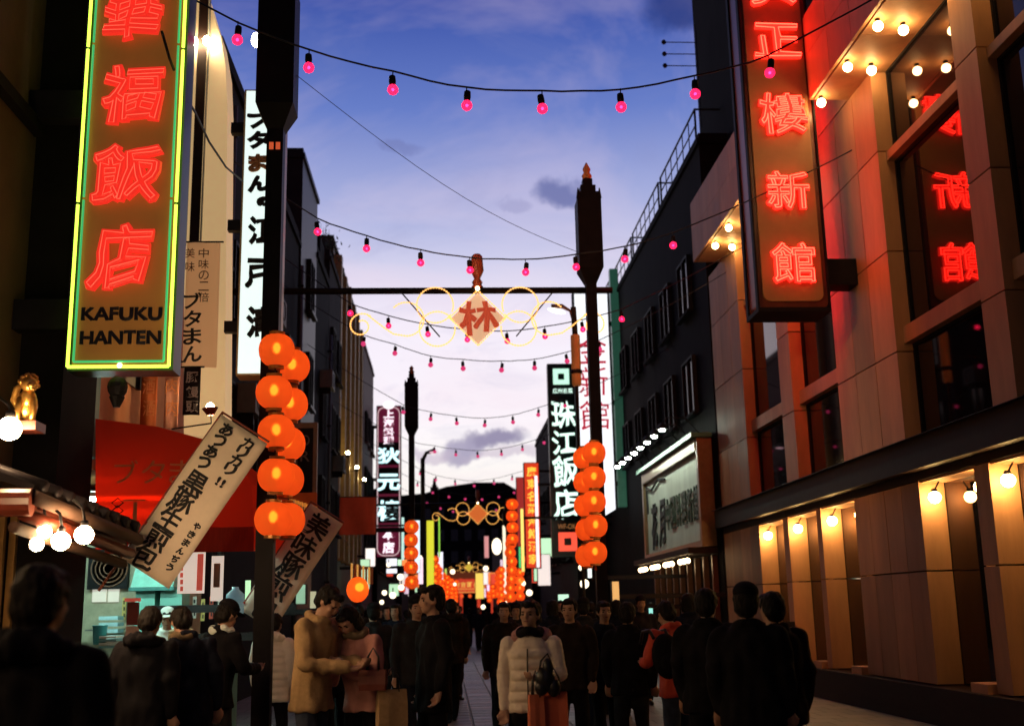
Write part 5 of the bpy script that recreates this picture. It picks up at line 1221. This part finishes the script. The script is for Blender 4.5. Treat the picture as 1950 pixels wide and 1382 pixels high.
    # --- hair
    m = MB(); headpts(m, F, (0, .030, .130), .086, .094, .094); headpts(m, F, (0, .055, .085), .082, .070, .085)
    headpts(m, F, (0, -.045, .180), .062, .042, .030)
    for sg_ in (-1, 1): headpts(m, F, (sg_*.068, .01, .125), .018, .045, .05)
    if long_hair:
        headpts(m, F, (0, .07, .02), .075, .05, .10)
        for sg_ in (-1, 1): headpts(m, F, (sg_*.072, .01, .06), .022, .04, .085)
    inst(remeshed(m, 'hair', hair, max(.009, vox*.75), 1, disp=.011, dfreq=48.), 'hair', t_, (0, 0, 0), local=True)
    if face:
        eye = MB()
        for sg_ in (-1, 1):
            b_ = len(eye.v); eye.ell((0, 0, 0), .013, .006, .0065, n=8, m=6)
            for i in range(b_, len(eye.v)): eye.v[i] = F.hd(eye.v[i]+Vector((sg_*.031, -.0715, .098)))
            b_ = len(eye.v); eye.ell((0, 0, 0), .02, .006, .004, n=8, m=5)
            for i in range(b_, len(eye.v)): eye.v[i] = F.hd(eye.v[i]+Vector((sg_*.032, -.0825, .119)))
        eye.build('eyes_and_brows', HAIR, t_, local=True)
        lip = MB(); b_ = 0; lip.ell((0, 0, 0), .021, .006, .006, n=8, m=6)
        for i in range(len(lip.v)): lip.v[i] = F.hd(lip.v[i]+Vector((0, -.089, .045)))
        lip.build('mouth', mat('lip', (.20, .06, .05), .5), t_, local=True)
    if hood:
        m = MB()
        for k in range(16):
            q = math.pi*(-.12+1.24*k/15); m.ell(F.up((.125*math.cos(q), .045+.085*math.sin(q), 1.455+.02*math.sin(q))), .046 if abs(k-7.5) > 3 else .06, n=8, m=6)
        inst(remeshed(m, 'hood', hood, .012, 2, disp=.02), 'hood', t_, (0, 0, 0), local=True)
    if scarf:
        m = MB()
        for k in range(18):
            q = 2*math.pi*k/18; m.ell(F.up((.088*math.cos(q), -.0+.085*math.sin(q), 1.485+.012*math.sin(3*q))), .036, n=8, m=6)
        inst(remeshed(m, 'scarf', scarf, .012, 2, disp=.01), 'scarf', t_, (0, 0, 0), local=True)
    if hat:
        m = MB(); headpts(m, F, (0, .02, .175), .090, .102, .075); inst(remeshed(m, 'cap_crown', hat, .01, 2), 'cap', t_, (0, 0, 0), local=True)
        m = MB(); headpts(m, F, (0, -.10, .165), .07, .07, .010); inst(remeshed(m, 'cap_brim', hat, .008, 1), 'cap_brim', t_, (0, 0, 0), local=True)
    if zip_:
        m = MB(); pz = [F.up((0, -.158+.03*max(0, (z-1.3))/.15, z)) for z in (hem+.01, .95, 1.1, 1.25, 1.36)]; m.tube(pz, .007, 5); m.build('zip', mat('zip_dark', (.05, .04, .04), .4, .5), t_, local=True)
    return t_
def px_x(u, Y): return (u-849)*Y/2127
CWHITE = mat('cream_puffer', (.74, .62, .50), .6, var=.12, scale=9, bump=.15)
CTAN = mat('tan_wool', (.42, .26, .12), .9, var=.15, scale=30, bump=.3)
CPINK = mat('pinkish_fur', (.42, .22, .20), .95, var=.3, scale=50, bump=.6)
COLV = mat('olive_knit', (.16, .11, .06), .9, var=.3, scale=20, bump=.4)
COR = mat('orange_red_shell', (.62, .06, .025), .65, var=.12, scale=8, bump=.15)
CWP = mat('white_puffer', (.80, .70, .64), .5, var=.08, scale=8)
CPK = mat('pink_coat', (.50, .22, .18), .8, var=.15, scale=10, bump=.2)
CWK = mat('white_uniform', (.7, .75, .72), .7)
FWD = ((.26, -.10, 1.16), (.12, -.36, 1.14))       # forearms held forward
person('tall person in black seen from behind close beside the stall', px_x(116, 4.0), 4.0, 1.76, 168, CBLACK, CGREY, vox=.012, bulk=1.06, face=True, hood=CBLACK)
person('person in a black hooded coat with their back turned at the bun counter', px_x(304, 8.8), 8.8, 1.66, 172, CBLACK, CNAVY, hp=18, lean=6, hood=CBLACK, hem=.72, bulk=1.05)
person('dark haired person with an olive scarf leaning toward the counter', px_x(388, 9.2), 9.2, 1.67, 205, CNAVY, CBLACK, lean=10, hp=22, scarf=COLV, side=4)
person('person in a dark cap and white collar eating near the pole', px_x(432, 10.2), 10.2, 1.70, 140, CBLACK, CGREY, hp=20, lean=6, scarf=CWK, armR=FWD, armL=FWD, hat=CBLACK)
person('person in a quilted white puffer jacket half hidden behind the lantern pole', px_x(536, 12.6), 12.6, 1.58, 165, CWP, CBLACK, puffer=True, hood=CWP, hem=.74, bulk=1.08, hp=14)
person('man in a tan wool coat looking down at the food in his hands', px_x(606, 9.6), 9.6, 1.82, 62, CTAN, DENIM, hp=34, lean=7, armL=((.27, -.12, 1.14), (.10, -.38, 1.10)), armR=((.27, -.10, 1.14), (.08, -.38, 1.12)), hem=.78, bulk=1.04, vox=.011, collar=True)
person('dark haired person in a pink coat with a dark bag strap bending over food', px_x(700, 9.8), 9.8, 1.66, -38, CPK, CBLACK, hp=30, lean=12, armL=((.28, -.10, 1.08), (.07, -.34, 1.18)), armR=((.28, -.12, 1.06), (.06, -.33, 1.20)), long_hair=True, scarf=COLV, vox=.011)
person('man in black standing side on with his face in profile', px_x(826, 9.8), 9.8, 1.79, -72, CBLACK, CBLACK, hp=4, vox=.011, hem=.74, bulk=1.05)
person('woman in a cream quilted jacket with pink collar carrying orange bags', px_x(1004, 8.9), 8.9, 1.645, -14, CWHITE, CBLACK, puffer=True, hood=CPINK, hem=.86, hp=-3, hy=-10, armL=((.235, .02, 1.15), (.215, -.05, .90)), armR=((.245, -.02, 1.15), (.10, -.24, 1.14)), vox=.009, bulk=.90, long_hair=False, scarf=CBLACK, zip_=True)
person('dim figure with a lit face walking just behind the woman in the cream jacket', px_x(1078, 11.5), 11.5, 1.67, -20, CBROWN, CBLACK, face=True, vox=.013)
person('dark figure walking toward the camera beside the lantern pole', px_x(1142, 12), 12, 1.64, 10, CNAVY, CBLACK, vox=.014)
person('dark coated figure between the lantern pole and the backpacker', px_x(1186, 11), 11, 1.62, 160, CBLACK, CGREY, vox=.014)
person('person in an orange-red jacket turned away wearing a dark backpack', px_x(1274, 10.4), 10.4, 1.63, 205, COR, DENIM, hp=20, lean=8, hem=.84, armR=FWD, armL=((.27, .0, 1.12), (.24, -.12, .95)), vox=.012)
person('bulky dark figure beside the orange jacketed backpacker', px_x(1336, 8.6), 8.6, 1.70, 150, CBLACK, CBLACK, bulk=1.1, vox=.014)
person('dark figure in a flat cap near the tan restaurant wall', px_x(1412, 7.6), 7.6, 1.70, 158, CBLACK, CNAVY, hat=CBLACK, bulk=1.1, vox=.014)
person('dark figure standing closest to the tan restaurant wall', px_x(1460, 7.9), 7.9, 1.66, 196, CBROWN, CBLACK, bulk=1.12, vox=.014)
person('stall worker in white with a tall white cap behind the counter', -3.3, 13.9, 1.66, 10, CWK, CGREY, hat=CWK, hp=15)
# far crowd: three prototypes, copied
protos = [dict(coat=CBLACK, legs=CBLACK), dict(coat=CNAVY, legs=CGREY, long_hair=True), dict(coat=CBROWN, legs=CBLACK, hood=CBROWN), dict(coat=CGREY, legs=CNAVY, hat=CBLACK)]
CL = 'dark pedestrian in the distant crowd '; CK = ('in a plain black coat', 'in navy with long hair', 'in a brown hooded coat', 'in charcoal with a black cap'); CG = 'pedestrians in the distant crowd'
pr_ = []
spots = []
for u, Y in ((648, 13), (668, 16), (690, 19), (716, 15), (742, 21), (757, 17), (778, 24), (795, 12.5), (848, 27), (866, 21), (858, 17), (846, 24), (960, 33), (968, 21), (956, 14), (978, 18), (975, 27), (1046, 17), (1062, 26), (1104, 15.5), (1118, 24), (1166, 17), (1180, 25), (1212, 19), (1230, 28), (1302, 14), (1316, 22),
             (875, 42), (893, 50), (909, 46), (856, 48), (925, 54), (940, 44), (836, 40), (812, 36), (985, 40), (1010, 34), (705, 27), (728, 31), (660, 24)):
    spots.append((u, Y))
for i, (u, Y) in enumerate(spots):
    k = i % 4; yw = random.choice((0, 180, 170, 15, -20, 200)); h = random.uniform(1.56, 1.74)
    if i < 4:
        t_ = person(CL+CK[k], px_x(u, Y), Y, h, yw, group=CG, vox=.018, face=True, stride=.16, **protos[k]); pr_.append(t_)
    else:
        src = pr_[k]; t_ = src.copy(); COL.objects.link(t_); t_.location = (px_x(u, Y), Y, 0); t_.rotation_euler = (0, 0, R(yw)); s_ = h/1.72; t_.scale = (s_, s_, s_)
        for ch in src.children: c_ = ch.copy(); COL.objects.link(c_); c_.parent = t_
bpy.data.scenes.remove(TMP)
# ------------------------------------------------------------------ carried things
ORB = mat('orange_paper_bag', (.62, .11, .04), .6, var=.08, scale=5, bump=.1)
def bag(name, label, cx_, y, z0, z1, w, d, m_, yaw=0):
    t_ = thing(name, label, 'bag', (cx_, y, z0), (0, 0, R(yaw)))
    h = z1-z0; mb = MB(); n_ = 6
    vs = []
    for (zz, kx, ky) in ((0, .94, .9), (h*.3, 1, 1.05), (h*.7, 1., .95), (h, .97, .55)):
        for sx_, sy_ in ((-1, -1), (-.33, -1.08), (.33, -.92), (1, -1), (1, 1), (.3, 1.05), (-.3, .95), (-1, 1)): vs.append((sx_*w/2*kx, sy_*d/2*ky, zz))
    fs = [tuple(range(8))[::-1]]
    for i in range(3):
        for k in range(8): fs.append((i*8+k, i*8+(k+1) % 8, (i+1)*8+(k+1) % 8, (i+1)*8+k))
    mb.add(vs, fs).build('body', m_, t_, local=True)
    for sy_ in (-1, 1): MB().tube([(-w*.22, sy_*d*.25, h-.02), (-w*.2, sy_*d*.12, h+.10), (0, 0, h+.17), (w*.2, sy_*d*.12, h+.10), (w*.22, sy_*d*.25, h-.02)], .007, 5).smooth().build('handle', LEATHER, t_, local=True)
    return t_
bx_ = px_x(1040, 6.6)
bag('shopping_bag', 'tall orange paper shopping bag held by the woman in the cream jacket', px_x(1046, 8.6), 8.62, .52, .99, .19, .11, ORB, -12)
bag('shopping_bag', 'smaller orange paper bag tucked beside the tall orange bag', px_x(1012, 8.55), 8.56, .50, .98, .11, .10, mat('orange_bag_light', (.66, .16, .07), .6), 8)
t_ = thing('dark_handbag', 'small slumped black handbag clutched above the orange bags', 'bag', (px_x(1030, 8.5), 8.5, 1.0))
m = MB(); m.ell((0, 0, .09), .075, .045, .09, n=12, m=8); m.ell((.02, -.01, .17), .04, .03, .07, n=10, m=7); m.ell((-.03, 0, .03), .05, .04, .06, n=10, m=7); m.ell((.06, 0, .03), .05, .04, .07, n=10, m=7)
m.smooth().build('body', LEATHER, t_, local=True); MB().tube([(-.05, 0, .12), (-.03, 0, .22), (.02, 0, .27), (.05, 0, .2)], .008, 5).smooth().build('strap', LEATHER, t_, local=True)
bp = thing('backpack', 'dark backpack slung on the orange jacketed person', 'backpack', (px_x(1258, 10.2), 10.17, 1.0), (R(-8), 0, R(24)))
m = MB(); m.ell((0, 0, .16), .15, .085, .20, n=14, m=10); m.ell((0, -.06, .10), .11, .05, .10, n=12, m=8); m.smooth().build('body', CBLACK, bp, local=True)
for s_ in (-1, 1): MB().tube([(s_*.08, .05, .32), (s_*.085, .10, .40), (s_*.09, .20, .40), (s_*.09, .26, .30)], .016, 6).smooth().build('strap', LEATHER, bp, local=True)
bag('tan_bag', 'tan shoulder bag hanging low beside the man in black', px_x(750, 9.5), 9.5, .62, .98, .24, .10, CTAN, 20)
bag('maroon_bag', 'dark red handbag with pale trim at the pink coated person', px_x(716, 9.45), 9.45, .98, 1.14, .22, .09, mat('maroon_leather', (.22, .05, .03), .5), -10)
fd = thing('steamed_bun', 'small steamed bun in the hands of the tan coated man', 'food', (px_x(656, 9.5), 9.45, 1.2))
MB().ell((0, 0, 0), .05, .05, .038, n=14, m=8).ell((0, 0, .03), .02, .02, .015, n=8, m=6).smooth().build('bun', mat('bun', (.72, .55, .40), .6), fd, local=True)
MB().lathe([(.03, -.05), (.055, -.02), (.062, .005), (.058, .006)], (0, 0, 0), 12).build('paper', mat('wrap_paper', (.7, .6, .5), .7), fd, local=True)
# ------------------------------------------------------------------ small goods of the bun stall
CARD = [mat('card_yellow', (.75, .58, .18), .6), mat('card_white', (.75, .72, .66), .6), mat('card_red', (.6, .08, .05), .6)]
for i in range(8):
    t_ = thing('price_card', 'small price card hung in the row along the stall ceiling edge', 'card', at(252+11*i, 1066, 13.5), group='price cards in the bun stall')
    px_box(248+11*i, 256+11*i, 1052+(i % 3), 1072+(i*7 % 5), 13.5, .01, 'card', CARD[i % 3], t_); px_box(250+11*i, 254+11*i, 1056+(i % 3), 1066, 13.489, .004, 'print', CARD[(i+2) % 3], t_)
BAMB = mat('bamboo', (.45, .28, .12), .6, var=.25, scale=30)
for j, (u, n_) in enumerate(((285, 4), (345, 5), (410, 3))):
    t_ = thing('bamboo_steamer', ('stack of four', 'tall stack of five', 'low stack of three')[j]+' round bamboo steamers on the stall counter', 'steamer', at(u, 1262, 13.0))
    p = at(u, 1250, 13.0); p.z = 1.035
    for q in range(n_): MB().lathe([(.14, q*.075), (.15, q*.075+.005), (.15, q*.075+.065), (.14, q*.075+.07)], p, 18).smooth().build('tier', BAMB, t_)
    MB().lathe([(.15, n_*.075), (.14, n_*.075+.03), (.05, n_*.075+.06), (.02, n_*.075+.075)], p, 18).smooth().build('lid', BAMB, t_)
for i in range(6):
    t_ = thing('wall_menu', 'paper menu strip pasted on the back wall of the bun stall', 'menu', at(190+24*i, 1200, 17.1), group='menu strips on the stall wall')
    u_ = 366+16*i if i < 4 else 232+16*(i-4); v_ = 1135+(i*5 % 9)
    px_box(u_, u_+9, v_, v_+42, 17.12, .012, 'sheet', CARD[(i*2+1) % 3], t_)
    for q in range(3): px_box(u_+3, u_+6, v_+6+q*12, v_+13+q*12, 17.105, .004, 'print', INK, t_)
pot = thing('steam_pot', 'wide steel pot steaming on the stall counter', 'pot', at(316, 1258, 13.0))
p = at(316, 1250, 13.0); p.z = 1.035; MB().lathe([(.13, 0), (.15, .02), (.15, .2), (.16, .21), (.15, .215)], p, 18).smooth().build('body', STEEL, pot); MB().tube([p+Vector((-.15, 0, .15)), p+Vector((-.2, 0, .15)), p+Vector((-.2, 0, .11)), p+Vector((-.15, 0, .11))], .01, 5).build('handle', STEEL, pot)
# wall clutter on dark facades
for i, (y, z) in enumerate(((20.5, 5.2), (23.4, 7.7), (26.8, 5.3), (34.4, 8.4), (38.6, 6.3))):
    t_ = thing('air_conditioner', 'boxy wall mounted air conditioner on a dark left facade', 'air conditioner', (-3.6, y, z), group='air conditioners on the left facades')
    bx(-3.84, -3.45, y, y+.8, z, z+.55).build('case', mat('ac_grey', (.12, .115, .11), .6), t_)
    MB().tube([(-3.448, y+.4+.2*math.cos(a_*.5236), z+.28+.2*math.sin(a_*.5236)) for a_ in range(12)], .012, 5, closed=True).build('fan_guard', BLACK, t_); bx(-3.84, -3.5, y+.1, y+.14, z-.2, z-.002).build('bracket', BLACK, t_)
for i, y in enumerate((19.2, 28.9, 36.6)):
    t_ = thing('drain_pipe', 'thin vertical drain pipe on a dark left facade', 'pipe', (-3.75, y, 0), group='drain pipes on the left facades')
    MB().tube([(-3.74, y, 0), (-3.74, y, 10.6)], .05, 8).smooth().build('pipe', mat('pipe_grey', (.09, .085, .085), .5), t_)
    for z in (2.5, 5, 7.5, 10): bx(-3.84, -3.68, y-.07, y+.07, z, z+.06).build('clamp', BLACK, t_)
